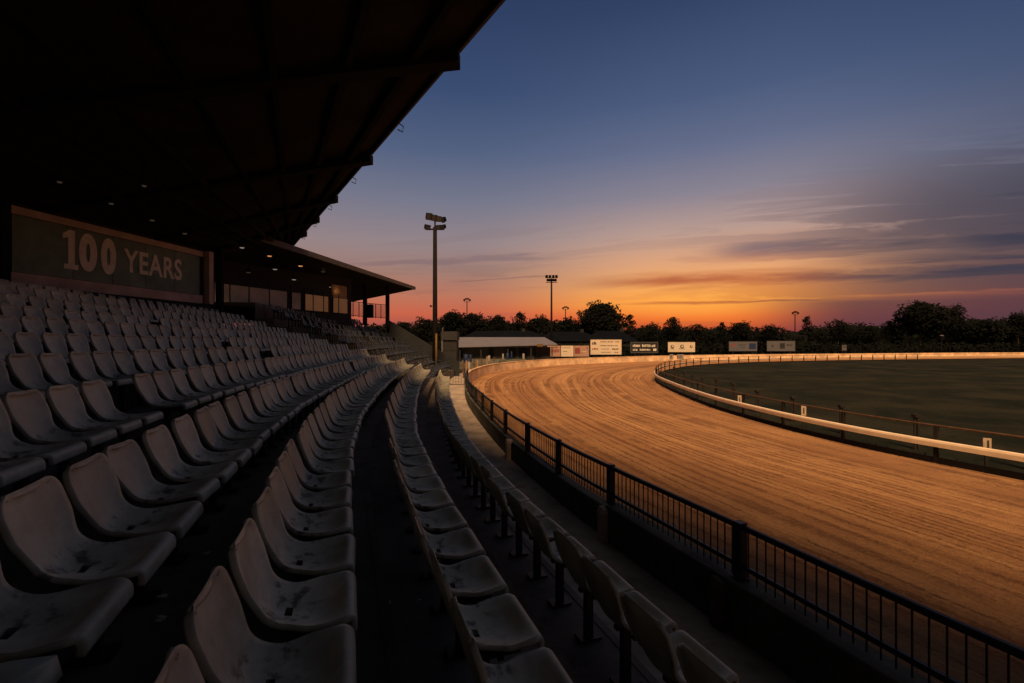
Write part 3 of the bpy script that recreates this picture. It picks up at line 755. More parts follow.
# ------------------------------------------------------------------ seats
PROF = [(-.262, .812), (-.256, .829), (-.243, .837), (-.233, .830), (-.226, .812), (-.217, .785), (-.207, .752), (-.189, .70), (-.170, .645), (-.150, .59), (-.130, .545), (-.102, .508),
        (-.064, .482), (-.015, .468), (.05, .463), (.125, .467), (.195, .474), (.228, .474), (.250, .465), (.262, .448), (.266, .420), (.264, .396)]
def sstep(a, b, x): t = max(0, min(1, (x - a) / (b - a))); return t * t * (3 - 2 * t)
def shell(nw=12, prof=PROF, mx=None, mb=None, thick=.010):
    mb = mb or MB(); n0 = len(mb.v); L = len(prof); cols = []
    for j in range(nw + 1):
        q = -1 + 2 * j / nw; cols.append((math.copysign(abs(q) ** .8, q), 0))
    cols = [(-1.0, 1.0), (-1.0, .45)] + cols + [(1.0, .45), (1.0, 1.0)]
    for layer in (0, 1):
        for i, (x, z) in enumerate(prof):
            a = prof[max(i - 1, 0)]; c = prof[min(i + 1, L - 1)]; dx, dz = c[0] - a[0], c[1] - a[1]; l = math.hypot(dx, dz); nx, nz = -dz / l, dx / l
            if nx < 0 and z > .6: nx, nz = nx, nz
            half = .210 + .009 * sstep(.55, .47, z)
            if z > .750 or i < 3:
                q = min(1.0, max(0, (z - .750) / .088)); half -= .082 * (1 - math.sqrt(max(0, 1 - q * q)))
                if i < 3: half = .150 - .006 * (2 - i)
            half -= .040 * sstep(.67, .53, z) * (1 - sstep(-.03, .10, x))
            half -= .02 * sstep(.21, .26, x)
            dep = .036 * sstep(.85, .79, z) * (1 - sstep(.16, .23, x)) + .014 * sstep(.56, .49, z) * (1 - sstep(.1, .2, x))
            for (sv, fl) in cols:
                dish = 1 - sv * sv; k = -dish * dep - fl * .022 - thick * layer
                y = sv * (half + .004 * fl) - math.copysign(thick * layer * .8, sv) * (1 if abs(sv) > .99 else 0)
                mb.v.append((x + nx * k, y, z + nz * k))
    W = len(cols)
    def idx(l, i, j): return n0 + l * L * W + i * W + j
    for i in range(L - 1):
        for j in range(W - 1):
            mb.f.append((idx(0, i, j), idx(0, i + 1, j), idx(0, i + 1, j + 1), idx(0, i, j + 1)))
            mb.f.append((idx(1, i, j), idx(1, i, j + 1), idx(1, i + 1, j + 1), idx(1, i + 1, j)))
    for i in range(L - 1):
        for j in (0, W - 1):
            q = (idx(0, i, j), idx(1, i, j), idx(1, i + 1, j), idx(0, i + 1, j)); mb.f.append(q if j == 0 else q[::-1])
    for j in range(W - 1):
        mb.f.append((idx(0, 0, j), idx(0, 0, j + 1), idx(1, 0, j + 1), idx(1, 0, j)))
        mb.f.append((idx(0, L - 1, j), idx(1, L - 1, j), idx(1, L - 1, j + 1), idx(0, L - 1, j + 1)))
    if mx:
        for i in range(n0, len(mb.v)): mb.v[i] = tuple(mx @ Vector(mb.v[i]))
    return mb
def densify(P):
    Q = catmull([(a, b) for a, b in P], 2); return [(p.x, p.y) for p in Q]
def hi_shell():
    pf = densify(PROF)
    mb = MB()
    shell(16, pf, None, mb)
    me = mb.mesh('seat_shell', M['seat'], True)
    import bmesh
    bm = bmesh.new(); bm.from_mesh(me); bmesh.ops.remove_doubles(bm, verts=bm.verts, dist=1e-5); bmesh.ops.recalc_face_normals(bm, faces=bm.faces)
    # raw drain hole: drop the faces whose centre lies in a small oval at the rear of the pan, both skins
    dele = [f for f in bm.faces if abs(f.calc_center_median().y) < .02 and -.065 < f.calc_center_median().x < -.02 and f.calc_center_median().z < .5]
    bmesh.ops.delete(bm, geom=dele, context='FACES')
    bm.to_mesh(me); bm.free()
    for p in me.polygons: p.use_smooth = True
    return me
SHELL = hi_shell()
mb = MB()
mb.box(-.08, .17, -.02, .02, .375, .405)
mb.box(-.03, .03, -.025, .025, .02, .39); mb.box(-.09, .09, -.06, .06, .0, .02)
mb.box(-.05, .15, -.17, -.14, .395, .42); mb.box(-.05, .15, .14, .17, .395, .42); mb.box(.03, .06, -.17, .17, .374, .3949)
PED = mb.mesh('pedestal', M['leg'])

ONES = 'first second third fourth fifth sixth seventh eighth ninth tenth eleventh twelfth thirteenth fourteenth fifteenth sixteenth seventeenth eighteenth nineteenth'.split()
TENS = {20: 'twentieth', 30: 'thirtieth', 40: 'fortieth', 50: 'fiftieth'}; TEN = {20: 'twenty', 30: 'thirty', 40: 'forty', 50: 'fifty'}
def ordw(n):
    if n < 20: return ONES[n - 1]
    t = n // 10 * 10
    return TENS[t] if n == t else TEN[t] + '-' + ONES[n - t - 1]
ROWNAME = ['front row'] + [ordw(i) + ' row up' for i in range(2, 12)] + ['topmost row']
cands = []
spare = []
GAPS = {4: [113], 6: [226], 7: [], 8: [150], 5: [265]}
for r_ in range(12):
    C = rowcurve(r_)
    ph = [.0, .21, .34, .17, .05, .4, .3, .11, .25, .46, .2, .1][r_]
    seq = []
    for p, t, s in walk(C, ph, .5):
        if s > length(C) - .25: continue
        f = Vector((t.y, -t.x))                       # towards the track
        top = Vector((p.x, p.y, FLOOR[r_] + .83)); ft = Vector((p.x + f.x * .48, p.y + f.y * .48, FLOOR[r_] + .46))
        vis = False
        for q in (top, ft):
            pr = proj(q)
            if pr and -12 < pr[0] < 1030 and pr[1] < 690: vis = True
        pr = proj(top)
        if pr and any(abs(pr[0] - g_) < F * .135 / p.y for g_ in GAPS.get(r_, [])): continue
        if vis: seq.append((p, f, s))
        elif p.y > -2: spare.append((r_, p, f))
    for k, (p, f, s) in enumerate(seq): cands.append((p.length if p.y > 0 else 1, r_, k + 1, p, f))
cands.sort(key=lambda c: c[0])
LOOK = ['weathered grey', 'dusty grey', 'worn grey', 'scuffed grey', 'stained grey']
def seat_frame(r_, p, f, jit=True):
    o = p + f * .235
    rz = math.atan2(f.y, f.x) + (R(random.uniform(-1.1, 1.1)) if jit else 0)
    return (o.x, o.y, FLOOR[r_] + .006), rz
first = None
for c in cands[:300]:
    _, r_, k, p, f = c
    loc, rz = seat_frame(r_, p, f)
    root = empty('stadium_seat', loc, rz, label='grey plastic seat, %s from the near end of the %s' % (ordw(k), ROWNAME[r_]), cat='seat', group='plastic seats on the grandstand terraces')
    a = bpy.data.objects.new('seat_shell', SHELL); COL.objects.link(a); a.parent = root
    wild = 3.0 if random.random() < .06 else 1.0
    a.rotation_euler = (R(random.uniform(-1.2, 1.2)) * wild, R(random.uniform(-1.8, 1.2)) * wild, R(random.uniform(-.6, .6)) * wild)
    b_ = bpy.data.objects.new('pedestal', PED); COL.objects.link(b_); b_.parent = root
lowp = [PROF[i] for i in (1, 3, 6, 9, 12, 15, 18, 21)]
mb = MB()
rest = [(c[1], c[3], c[4]) for c in cands[300:]] + spare
for r_, p, f in rest:
    loc, rz = seat_frame(r_, p, f)
    shell(4, lowp, Matrix.Translation(loc) @ Matrix.Rotation(rz, 4, 'Z') @ Matrix.Rotation(R(random.uniform(-1.5, 1.5)), 4, 'Y'), mb)
    mx = Matrix.Translation(loc) @ Matrix.Rotation(rz, 4, 'Z'); mb.box(-.03, .03, -.025, .025, 0, .44, mx)
o = mb.build('distant_seats', M['seat'], smooth=True)
tag(o, 'distant grey seats filling the upper and far ends of the main terrace rows', 'seats', None, 'stuff')
mb = MB()
for j in range(10):
    C = offset(C2, O2[j])
    for p, t, s in walk(C, .2, .56):
        if random.random() < .12: continue
        f = Vector((t.y, -t.x)); q = p + f * .235
        shell(4, lowp, Matrix.Translation((q.x, q.y, F2[j])) @ Matrix.Rotation(math.atan2(f.y, f.x) + R(random.uniform(-5, 5)), 4, 'Z') @ Matrix.Rotation(R(random.uniform(-5, 4)), 4, 'Y'), mb)
        mb.box(-.03, .03, -.025, .025, 0, .44, Matrix.Translation((q.x, q.y, F2[j])))
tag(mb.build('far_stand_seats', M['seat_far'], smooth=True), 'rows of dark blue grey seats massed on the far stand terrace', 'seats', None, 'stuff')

# litter on the treads
for (px, py, r_, lab) in ((161, 600, 3, 'white paper scrap on the dark tread between the nearest seat rows, upper of two'), (160, 623, 3, 'white paper scrap on the dark tread, lower left one nearest the picture bottom'),
                      (388, 605, 1, 'pale paper scrap on the tread behind the second seat row'), (418, 603, 1, 'torn paper scrap on the tread left of the stained seats'),
                      (207, 556, 3, 'tiny paper scrap on the tread behind the third seat row')):
    z = FLOOR[r_]; Y = (EYE - z) * F / (py - 341.5); X = at(px, Y)
    mb = MB(); n = 7; c0 = len(mb.v); mb.v.append((0, 0, .018))
    for k in range(n): a = 2 * PI * k / n; rr = random.uniform(.018, .04); mb.v.append((rr * math.cos(a), rr * .8 * math.sin(a), random.uniform(.0, .02)))
    for k in range(n): mb.f.append((0, 1 + k, 1 + (k + 1) % n))
    o = mb.build('paper_scrap', M['paper']); o.location = (X, Y, z + .012)
    sm = o.modifiers.new('thickness', 'SOLIDIFY'); sm.thickness = .003
    tag(o, lab, 'litter', 'scraps of litter on the treads')

# ------------------------------------------------------------------ floodlight poles
def flood(px, Y, ytop, rb, rt, heads, lab, det=True, rz=0, arm=1.6):
    X = at(px, Y); H = hz(ytop, Y)
    r = empty('floodlight_mast', (X, Y, 0), rz, label=lab, cat='floodlight', group='floodlight masts around the track')
    mb = MB(); mb.tube([(0, 0, -.1), (0, 0, H * .5), (0, 0, H - .1)], [rb, (rb + rt) / 2, rt], 12); mb.build('pole', M['pole'], r, True)
    mb = MB(); mb.box(-arm / 2, arm / 2, -.06, .06, H - .35, H - .23); mb.box(-arm / 2 * .8, arm / 2 * .8, -.06, .06, H + .55, H + .65); mb.box(-.06, .06, -.05, .05, H - .35, H + .65)
    mb.build('crossarm', M['black'], r)
    for (x, z, w, h_, yaw) in heads:
        mx = Matrix.Translation((x, -.12, H + z)) @ Matrix.Rotation(R(yaw), 4, 'Z') @ Matrix.Rotation(R(28), 4, 'X')
        mb = MB(); mb.hexa([mx @ Vector(q) for q in ((-w / 2, -.2, -h_ / 2), (w / 2, -.2, -h_ / 2), (w * .35, .2, -h_ * .35), (-w * .35, .2, -h_ * .35), (-w / 2, -.2, h_ / 2), (w / 2, -.2, h_ / 2), (w * .35, .2, h_ * .35), (-w * .35, .2, h_ * .35))])
        hd = fixn(mb.build('lamp_head', M['black'], r))
        if det:
            mb = MB(); mb.box(-w * .45, w * .45, -.22, -.203, -h_ * .43, h_ * .43, mx); mb.build('lens', mat('lens_glass', (.06, .06, .07), .15) if 'lens_glass' not in bpy.data.materials else bpy.data.materials['lens_glass'], hd)
    return r
rr_ = flood(435, 40, 226, .24, .17, [(-.55, .85, .55, .62, 30), (-.05, .72, .5, .55, 22), (.34, .62, .5, .5, 15), (.8, .55, .3, .5, -35), (-.68, -.1, .5, .45, 40), (.35, -.12, .5, .4, -10), (.75, -.08, .45, .4, -30)],
      'tall dark floodlight mast rising behind the far stand terraces, largest of all')
X = at(435, 40)
mb = MB(); mb.tube([(.14, -.17, .5), (.14, -.17, 3.9)], .09, 10); mb.build('yellow_sleeve', M['yellow'], rr_, True)
mb = MB(); mb.tube([(0, 0, 6.3), (-.32, -.1, 6.3)], .03, 6); mb.box(-.42, -.28, -.18, -.04, 6.22, 6.38); mb.build('side_bracket', M['black'], rr_)
four = [(-1.0, .9, .5, .6, 20), (-.35, .9, .5, .6, 8), (.35, .9, .5, .6, -8), (1.0, .9, .5, .6, -20), (-.75, .2, .5, .5, 20), (-.25, .2, .5, .5, 5), (.3, .2, .5, .5, -5), (.8, .2, .5, .5, -20)]
flood(551.5, 90, 281, .24, .16, four, 'floodlight mast with two rows of lamps behind the low white roofed building', False, 0, 2.2)
for px, Y, yt, lab in ((467, 150, 301, 'thin distant floodlight mast above the trees left of the middle mast'), (565.5, 165, 309, 'thin distant floodlight mast just right of the middle mast'),
                       (795, 160, 314, 'thin distant floodlight mast above the trees behind the grey billboards')):
    flood(px, Y, yt, .2, .15, [(-.9, .35, .7, .6, 20), (-.3, .75, .6, .5, 0), (.35, .75, .6, .5, 0), (.95, .35, .7, .6, -20)], lab, False, 0, 2.2)
# small lamp post on the right
X, Y = at(941.5, 98), 98
r = empty('lamp_post', (X, Y, 0), 0, label='slim lamp post with pale round head against the black trees at right', cat='lamp post')
mb = MB(); mb.tube([(0, 0, 0), (0, 0, 4.35)], .09, 8); mb.build('pole', M['pole'], r)
mb = MB(); mb.tube([(0, 0, 4.3), (0, 0, 4.42), (0, 0, 4.6)], [.2, .42, .25], 12); mb.build('lamp_head', M['bb_grey'], r, True)

# ------------------------------------------------------------------ low building, cabin, houses
def low_building():
    r = empty('low_building', (-1, 63, 0), 0, label='long low building with pale sloping sheet roof behind the left end of the barrier', cat='building')
    Y0, Y1 = 62.0, 67.5
    xl, xr = at(456.5, Y0), at(553, Y0)
    mb = MB(); zf, zb = hz(346.6, Y0), hz(337.2, Y1); xr2 = at(544.5, Y1); xl2 = at(456.5, Y1) - .3
    xr = at(557, Y0); zfr = hz(343.6, Y0)
    mb.hexa([(xl, Y0 - .6, zf - .12), (xr, Y0 - .6, zf + .22), (xr2, Y1, zb - .12), (xl2, Y1, zb - .12), (xl, Y0 - .6, zf), (xr, Y0 - .6, zf + .34), (xr2, Y1, zb), (xl2, Y1, zb)])
    local(r, fixn(mb.build('roof', M['metalroof'])))
    mb = MB(); mb.box(xl + .2, xr - .8, Y0 + 1.2, Y0 + 4.4, 0, zf - .1); local(r, mb.build('wall', M['shed']))
    segs = [(457, 462, 1), (489, 494, 1), (494, 505, 0), (507, 516, 1), (519, 527, 1), (528.5, 534, 0), (534.5, 535.5, 1)]
    for a, c, dark in segs:
        mb = MB(); yy = Y0 + 1.2; mb.box(at(a, yy), at(c, yy), yy - .08, yy - .003, .1, zf - .22); local(r, mb.build('door' if dark else 'shutter', M['walld'] if dark else M['shed']))
    for a in (460, 481, 508, 531, 552):
        mb = MB(); x = at(a, Y0 - .2); mb.box(x - .07, x + .07, Y0 - .27, Y0 - .13, 0, zf - .1); local(r, mb.build('post', M['steel']))
    mb = MB(); mb.box(at(537, Y0 - .7), at(543, Y0 - .7), Y0 - .72, Y0 - .66, hz(346.5, Y0), hz(344, Y0)); local(r, mb.build('yellow_sign', M['yellow']))
    mb = MB(); mb.box(-6.2, -1.5, 51.5, Y0 + 1.19, -.02, .8); mb.box(-1.499, 1.9, 59.6, Y0 + 1.19, -.02, .799); local(r, mb.build('patio', M['plinth']))
low_building()
def cabin():
    Y = 50; x0, x1 = at(442, Y), at(456.5, Y)
    r = empty('lookout_cabin', ((x0 + x1) / 2, Y, 0), 0, label='grey two level lookout cabin beside the mast, left of the low building', cat='cabin')
    mb = MB(); mb.box(x0, x1, Y, Y + 2, 0, 3.35); local(r, mb.build('wall', M['cabin']))
    mb = MB(); mb.box(x0 + .05, x1 - .05, Y - .04, Y - .003, 2.2, 3.2); local(r, mb.build('window', M['walld']))
    mb = MB(); mb.box(x0 - .08, x1 + .08, Y - .2, Y + 2.1, 3.36, 4.3); local(r, mb.build('parapet', mat('pale_cladding', (.03, .03, .033), .8, nscale=2)))
    mb = MB(); mb.box(x0 - .05, x0 + .12, Y - .16, Y - .045, .0, 3.34); local(r, mb.build('corner_post', M['bb_grey']))
    mb = MB(); mb.tube([(x0 + .1, Y - .1, 4.3), (x0 + .1, Y - .1, 4.75)], .07, 6); local(r, mb.build('vent', M['bb_grey']))
cabin()
def house(xc, Y, w, d, eh, rh, lab, rz=0):
    r = empty('house', (xc, Y, 0), R(rz), label=lab, cat='house', group='houses beyond the track')
    mb = MB(); mb.box(-w / 2, w / 2, -d / 2, d / 2, 0, eh); mb.build('wall', M['housewall'], r)
    mb = MB(); o = .5; n = 0
    mb.v = [(-w / 2 - o, -d / 2 - o, eh - .05), (w / 2 + o, -d / 2 - o, eh - .05), (w / 2 + o, d / 2 + o, eh - .05), (-w / 2 - o, d / 2 + o, eh - .05), (-w / 2 + d * .45, 0, eh + rh), (w / 2 - d * .45, 0, eh + rh)]
    mb.f = [(0, 1, 5, 4), (1, 2, 5), (2, 3, 4, 5), (3, 0, 4), (3, 2, 1, 0)]; rf = fixn(mb.build('roof', M['houseroof'], r))
    mb = MB(); mb.box(w * .2, w * .2 + .8, -.4, .4, eh + rh * .5, eh + rh + .6); mb.build('chimney', M['housewall'], rf)
    for k in (-.3, 0, .3):
        mb = MB(); mb.box(w * k - .7, w * k + .7, -d / 2 - .05, -d / 2 - .003, 1.1, 2.2); mb.build('window', M['walld'], r)
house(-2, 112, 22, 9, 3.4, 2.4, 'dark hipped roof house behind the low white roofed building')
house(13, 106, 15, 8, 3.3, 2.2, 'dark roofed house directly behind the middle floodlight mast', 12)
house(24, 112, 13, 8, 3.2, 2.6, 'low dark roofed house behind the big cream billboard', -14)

# ------------------------------------------------------------------ billboards
def billboard(px0, px1, py0, py1, Y, face, marks, lab, frame=None, rz=0):
    xc = at((px0 + px1) / 2, Y); w = (px1 - px0) * Y / F; z1 = hz(py0, Y); z0 = hz(py1, Y)
    r = empty('billboard', (xc, Y, 0), R(rz), label=lab, cat='billboard', group='billboards behind the barrier')
    mb = MB(); mb.box(-w / 2, w / 2, 0, .08, z0, z1); mb.build('panel', face, r)
    mb = MB()
    for a in ((-w / 2 - .08, -w / 2, z0 - .08, z1 + .08), (w / 2, w / 2 + .08, z0 - .08, z1 + .08), (-w / 2, w / 2, z1, z1 + .08), (-w / 2, w / 2, z0 - .08, z0)): mb.box(a[0], a[1], -.03, .10, a[2], a[3])
    mb.build('frame', frame or M['darkwood'], r)
    for k in (-.35, .35):
        mb = MB(); mb.box(w * k - .08, w * k + .08, .103, .25, 0, z1); mb.build('post', M['darkwood'], r)
    for (u0, u1, v0, v1, m_) in marks:        # fractions of the face, v from the top
        pr = random.Random(int(px0 * 7 + u0 * 100)); mb = MB(); x = -w / 2 + u0 * w; xe = -w / 2 + u1 * w
        H_ = (z1 - z0); n = max(1, int((u1 - u0) * 22))
        zt = z1 - v0 * H_; zb = z1 - v1 * H_
        if v1 - v0 > .4 or u1 - u0 < .09: mb.box(x, xe, -.012, -.002, zb, zt)
        else:
            step = (xe - x) / n
            for k in range(n):
                ww = step * pr.uniform(.45, .85); hh = (zt - zb) * pr.uniform(.7, 1.0); mb.box(x + k * step, x + k * step + ww, -.012, -.002, zb, zb + hh)
        mb.build('printing', m_, r)
    return r
ik, iw, ir = M['ink'], M['inkw'], M['inkr']
billboard(590.5, 621.5, 339.5, 354.5, 71.5, M['bb_white'], [(.05, .2, .14, .34, ik), (.32, .75, .12, .18, ik), (.8, .95, .12, .18, ik), (.32, .9, .38, .44, ik), (.05, .25, .56, .68, ir), (.34, .62, .6, .66, ik), (.7, .92, .58, .68, ik), (.34, .66, .82, .88, ik), (.78, .9, .82, .88, ik)],
          'tall cream billboard with lines of small dark print, largest of the billboards')
billboard(631, 657.5, 342.5, 352.5, 79, M['bb_black'], [(.07, .36, .16, .44, iw), (.42, .74, .16, .44, iw), (.78, .92, .2, .44, iw), (.07, .25, .62, .82, iw), (.33, .74, .62, .8, iw), (.84, .97, .6, .84, iw)],
          'black billboard with two lines of white lettering', M['bb_grey'])
def blob(r, x, z, rad, m_, y=-.012):
    mb = MB(); mb.tube([(x, y, z), (x, -.002, z)], rad, 9); mb.build('emblem', m_, r)
r = billboard(668, 695, 342, 352, 83, M['bb_white'], [(.10, .24, .62, .72, ik), (.4, .66, .64, .72, ik)], 'cream billboard with three dark round emblems')
zc = hz(346.5, 83); w = 27 * 83 / F
for k, rd in ((-.34, .33), (.02, .36), (.36, .26)):
    blob(r, w * k, zc, rd, M['ink'], -.014); blob(r, w * k + .04, zc + .04, rd * .55, M['bb_white'], -.018)
billboard(729, 757, 341.5, 351, 95, M['bb_grey'], [(.04, .24, .2, .5, ir), (.34, .6, .3, .42, ik), (.42, .6, .6, .68, M['blue']), (.72, .96, .2, .8, M['blue'])], 'faded white billboard with dark red printing at its left, left one of the grey pair')
billboard(767, 795, 341, 351, 98, M['bb_grey'], [(.16, .26, .3, .62, ik), (.46, .64, .22, .76, M['cabin']), (.7, .92, .3, .5, ik)], 'dull grey billboard, right one of the grey pair')
billboard(842, 846.5, 345, 350.3, 99, M['bb_grey'], [(.2, .85, .2, .5, ik)], 'small square white notice board on a post beyond the infield')
# low advertising hoardings at the left
for (a, c, f_, mk, lab) in ((547.3, 560.5, M['bb_pink'], [(.08, .9, .3, .62, ir), (.1, .8, .1, .2, ik)], 'low faded hoarding with dark red lettering, nearest the white roofed building'),
                         (561, 573.5, M['bb_white'], [(.1, .8, .16, .24, ir), (.15, .5, .5, .58, ik)], 'low cream hoarding between the two pink hoardings'),
                         (574, 589, M['bb_pink'], [(.06, .4, .2, .75, ir), (.5, .85, .5, .6, M['bb_white']), (.8, .95, .12, .3, ir)], 'low pink hoarding beside the tall cream billboard')):
    billboard(a, c, 345.5, 356.5, 68.5, f_, mk, lab)
for (a, c, lab) in ((669, 673.8, 'small white banner with a black mark, left of two on the far barrier'), (675.5, 685, 'wider white banner with black lettering, right of two on the far barrier')):
    yy = 74.5; x0, x1 = at(a, yy), at(c, yy)
    r = empty('banner', ((x0 + x1) / 2, yy, 0), R(28), label=lab, cat='banner')
    w = (x1 - x0); mb = MB(); mb.box(-w / 2, w / 2, -.02, .0, .25, 1.08); mb.build('sheet', M['white'], r)
    mb = MB()
    for k in range(2 if w < 1 else 4): mb.hexa([(-w * .4 + k * .32, -.03, .4), (-w * .4 + k * .32 + .12, -.03, .4), (-w * .4 + k * .32 + .12, -.022, .4), (-w * .4 + k * .32, -.022, .4), (-w * .45 + k * .32 - .03, -.03, .95), (-w * .45 + k * .32 + .12, -.03, .95), (-w * .45 + k * .32 + .12, -.022, .95), (-w * .45 + k * .32 - .03, -.022, .95)])
    mb.build('lettering', M['ink'], r)

# clutter behind the left end of the barrier
def barrel(x, y, z, h_, r_, m_, lab, cat, name):
    rt = empty(name, (x, y, z), random.uniform(0, 1), label=lab, cat=cat)
    mb = MB(); mb.tube([(0, 0, 0), (0, 0, .06), (0, 0, h_ * .5), (0, 0, h_ - .05), (0, 0, h_)], [r_ * .92, r_, r_ * 1.04, r_, r_ * .9], 12); mb.build('body', m_, rt, True)
    mb = MB(); mb.tube([(0, 0, h_ + .002), (0, 0, h_ + .05)], r_ * .98, 12); mb.build('lid', m_, rt)
for (px, py, Y, hh, rad, m_, lab, nm, cat) in (
    (466, 351.5, 52, 1.0, .45, 'blue', 'big blue barrel below the left end of the white roof', 'barrel', 'barrel'),
    (470.5, 353, 53.5, .9, .25, 'blue', 'slim blue barrel right of the big blue one', 'barrel', 'barrel'),
    (469, 358, 46, .75, .22, 'white', 'white bin in front of the blue barrels', 'bin', 'bin'),
    (489, 355.5, 55, .7, .25, 'white', 'white bin beside the dark doorway of the low building', 'bin', 'bin'),
    (503, 354, 60.2, .8, .2, 'white', 'small white bin before the shutter of the low building', 'bin', 'bin'),
    (507.5, 355, 60.4, .9, .35, 'blue', 'blue barrel in front of the middle of the low building', 'barrel', 'barrel'),
    (511.5, 353.5, 60.6, 1.2, .18, 'blue', 'tall thin blue drum in front of the low building', 'barrel', 'barrel'),
    (523.5, 354, 61.2, .8, .25, 'white', 'white bin before the right dark doorway', 'bin', 'bin')):
    barrel(at(px, Y), Y, .8 if Y > 50.5 else .0, hh * .8 + (.1 if Y > 50.5 else .5), rad * .62, M[m_], lab, cat, nm)
for i, (px, Y) in enumerate(((463.5, 40), (466.5, 42), (474, 43.5), (477.5, 45), (481.5, 47), (487, 50), (494, 54))):
    x = at(px, Y); mb = MB(); mb.box(x - .07, x + .07, Y - .07, Y + .07, 0, 1.35 + .1 * (i % 3)); mb.box(x - .09, x + .09, Y - .09, Y + .09, 1.0, 1.08)
    tag(mb.build('timber_stake', M['orange'] if i % 2 else M['brown']), 'short timber stake behind the barrier end, ' + ordw(i + 1) + ' from the left', 'stake', 'timber stakes behind the barrier end')
# dark lattice gate between railing end and barrier
gt = empty('walkway_gate', (-4.2, 33.2, 0), 0, label='dark metal gate closing the walkway where the railing ends', cat='gate')
mb = MB()
for k in range(9): mb.box(-.9 + k * .2 - .01, -.9 + k * .2 + .01, -.01, .01, .1, 1.15)
mb.build('bars', M['steel'], gt)
mb = MB(); mb.box(-.95, .75, -.02, .02, 1.15, 1.2); mb.box(-.95, .75, -.02, .02, .06, .1); mb.box(-.99, -.93, -.03, .03, 0, 1.25); mb.box(.73, .79, -.03, .03, 0, 1.25); mb.build('frame', M['steel'], gt)

# ------------------------------------------------------------------ trees
def leaves(mb, cx, cy, cz, rx, ry, rz_, n, size, rnd):
    for _ in range(n):
        while True:
            a, b_, c = rnd.uniform(-1, 1), rnd.uniform(-1, 1), rnd.uniform(-1, 1); d_ = a * a + b_ * b_ + c * c
            if d_ < 1 and d_ > rnd.random() * .5: break
        p = Vector((cx + a * rx, cy + b_ * ry, cz + c * rz_))
        s = size * rnd.uniform(.5, 1.3)
        u = Vector((rnd.gauss(0, 1), rnd.gauss(0, 1), rnd.gauss(0, 1))).normalized(); w = u.orthogonal().normalized()
        k = len(mb.v); mb.v += [tuple(p + u * s), tuple(p + w * s * .7), tuple(p - u * s), tuple(p - w * s * .7)]; mb.f.append((k, k + 1, k + 2, k + 3))
def tree(px, ytop, wpx, Y, lab, seed, lobes=13, dens=95, shape='round', m_='leaf1', base=.28):
    rnd = random.Random(seed); X = at(px, Y); H = hz(ytop, Y); W = wpx * Y / F
    r = empty('tree', (X, Y, 0), 0, label=lab, cat='tree', group='trees on the skyline')
    tr = MB(); th = H * .45
    tr.tube([(0, 0, -.2), (.1, 0, th * .5), (0, .1, th), (rnd.uniform(-.5, .5), 0, H * .78)], [.045 * H * .6, .03 * H * .6, .022 * H * .6, .006 * H], 8)
    cr = MB()
    for k in range(lobes):
        t = k / (lobes - 1) if lobes > 1 else .5
        if shape == 'round': zc = H * (base + .12 + (.80 - base) * t ** .8); env = math.sqrt(max(.05, 1 - (2 * (t * .92 + .04) - .8) ** 2 * .62)) * (1.0 - .45 * t ** 3)
        elif shape == 'flat': zc = H * (.5 + .42 * rnd.random()); env = 1.0
        else: zc = H * (base + (.93 - base) * t); env = (1 - t) ** .6 * .9 + .25
        ang = k * 2.4 + rnd.random(); rad = W * .5 * env * rnd.uniform(.25, .75)
        if t > .93: rad *= .25
        x, y = rad * math.cos(ang), rad * math.sin(ang) * .8
        lr = W * rnd.uniform(.17, .29) * (.75 if t > .85 else 1)
        zc = min(zc, H - lr * .7)
        leaves(cr, x, y, zc, lr, lr, lr * .72, int(dens * 2.6 * rnd.uniform(.7, 1.3)), max(.2, lr * .13), rnd)
        if k % 2 == 0:
            tr.tube([(0, 0, H * .35), (x * .5, y * .5, (H * .4 + zc) / 2), (x, y, zc)], [.012 * H, .007 * H, .003 * H], 5)
        # a few stray sprigs
        for _ in range(3):
            a = rnd.random() * 6.28; q = lr * 1.25
            leaves(cr, x + q * math.cos(a), y, zc + q * .7 * math.sin(a), lr * .3, lr * .3, lr * .22, 14, max(.15, lr * .11), rnd)
    tr.build('trunk', M['bark'], r, True)
    cr.build('crown', M[m_], r)
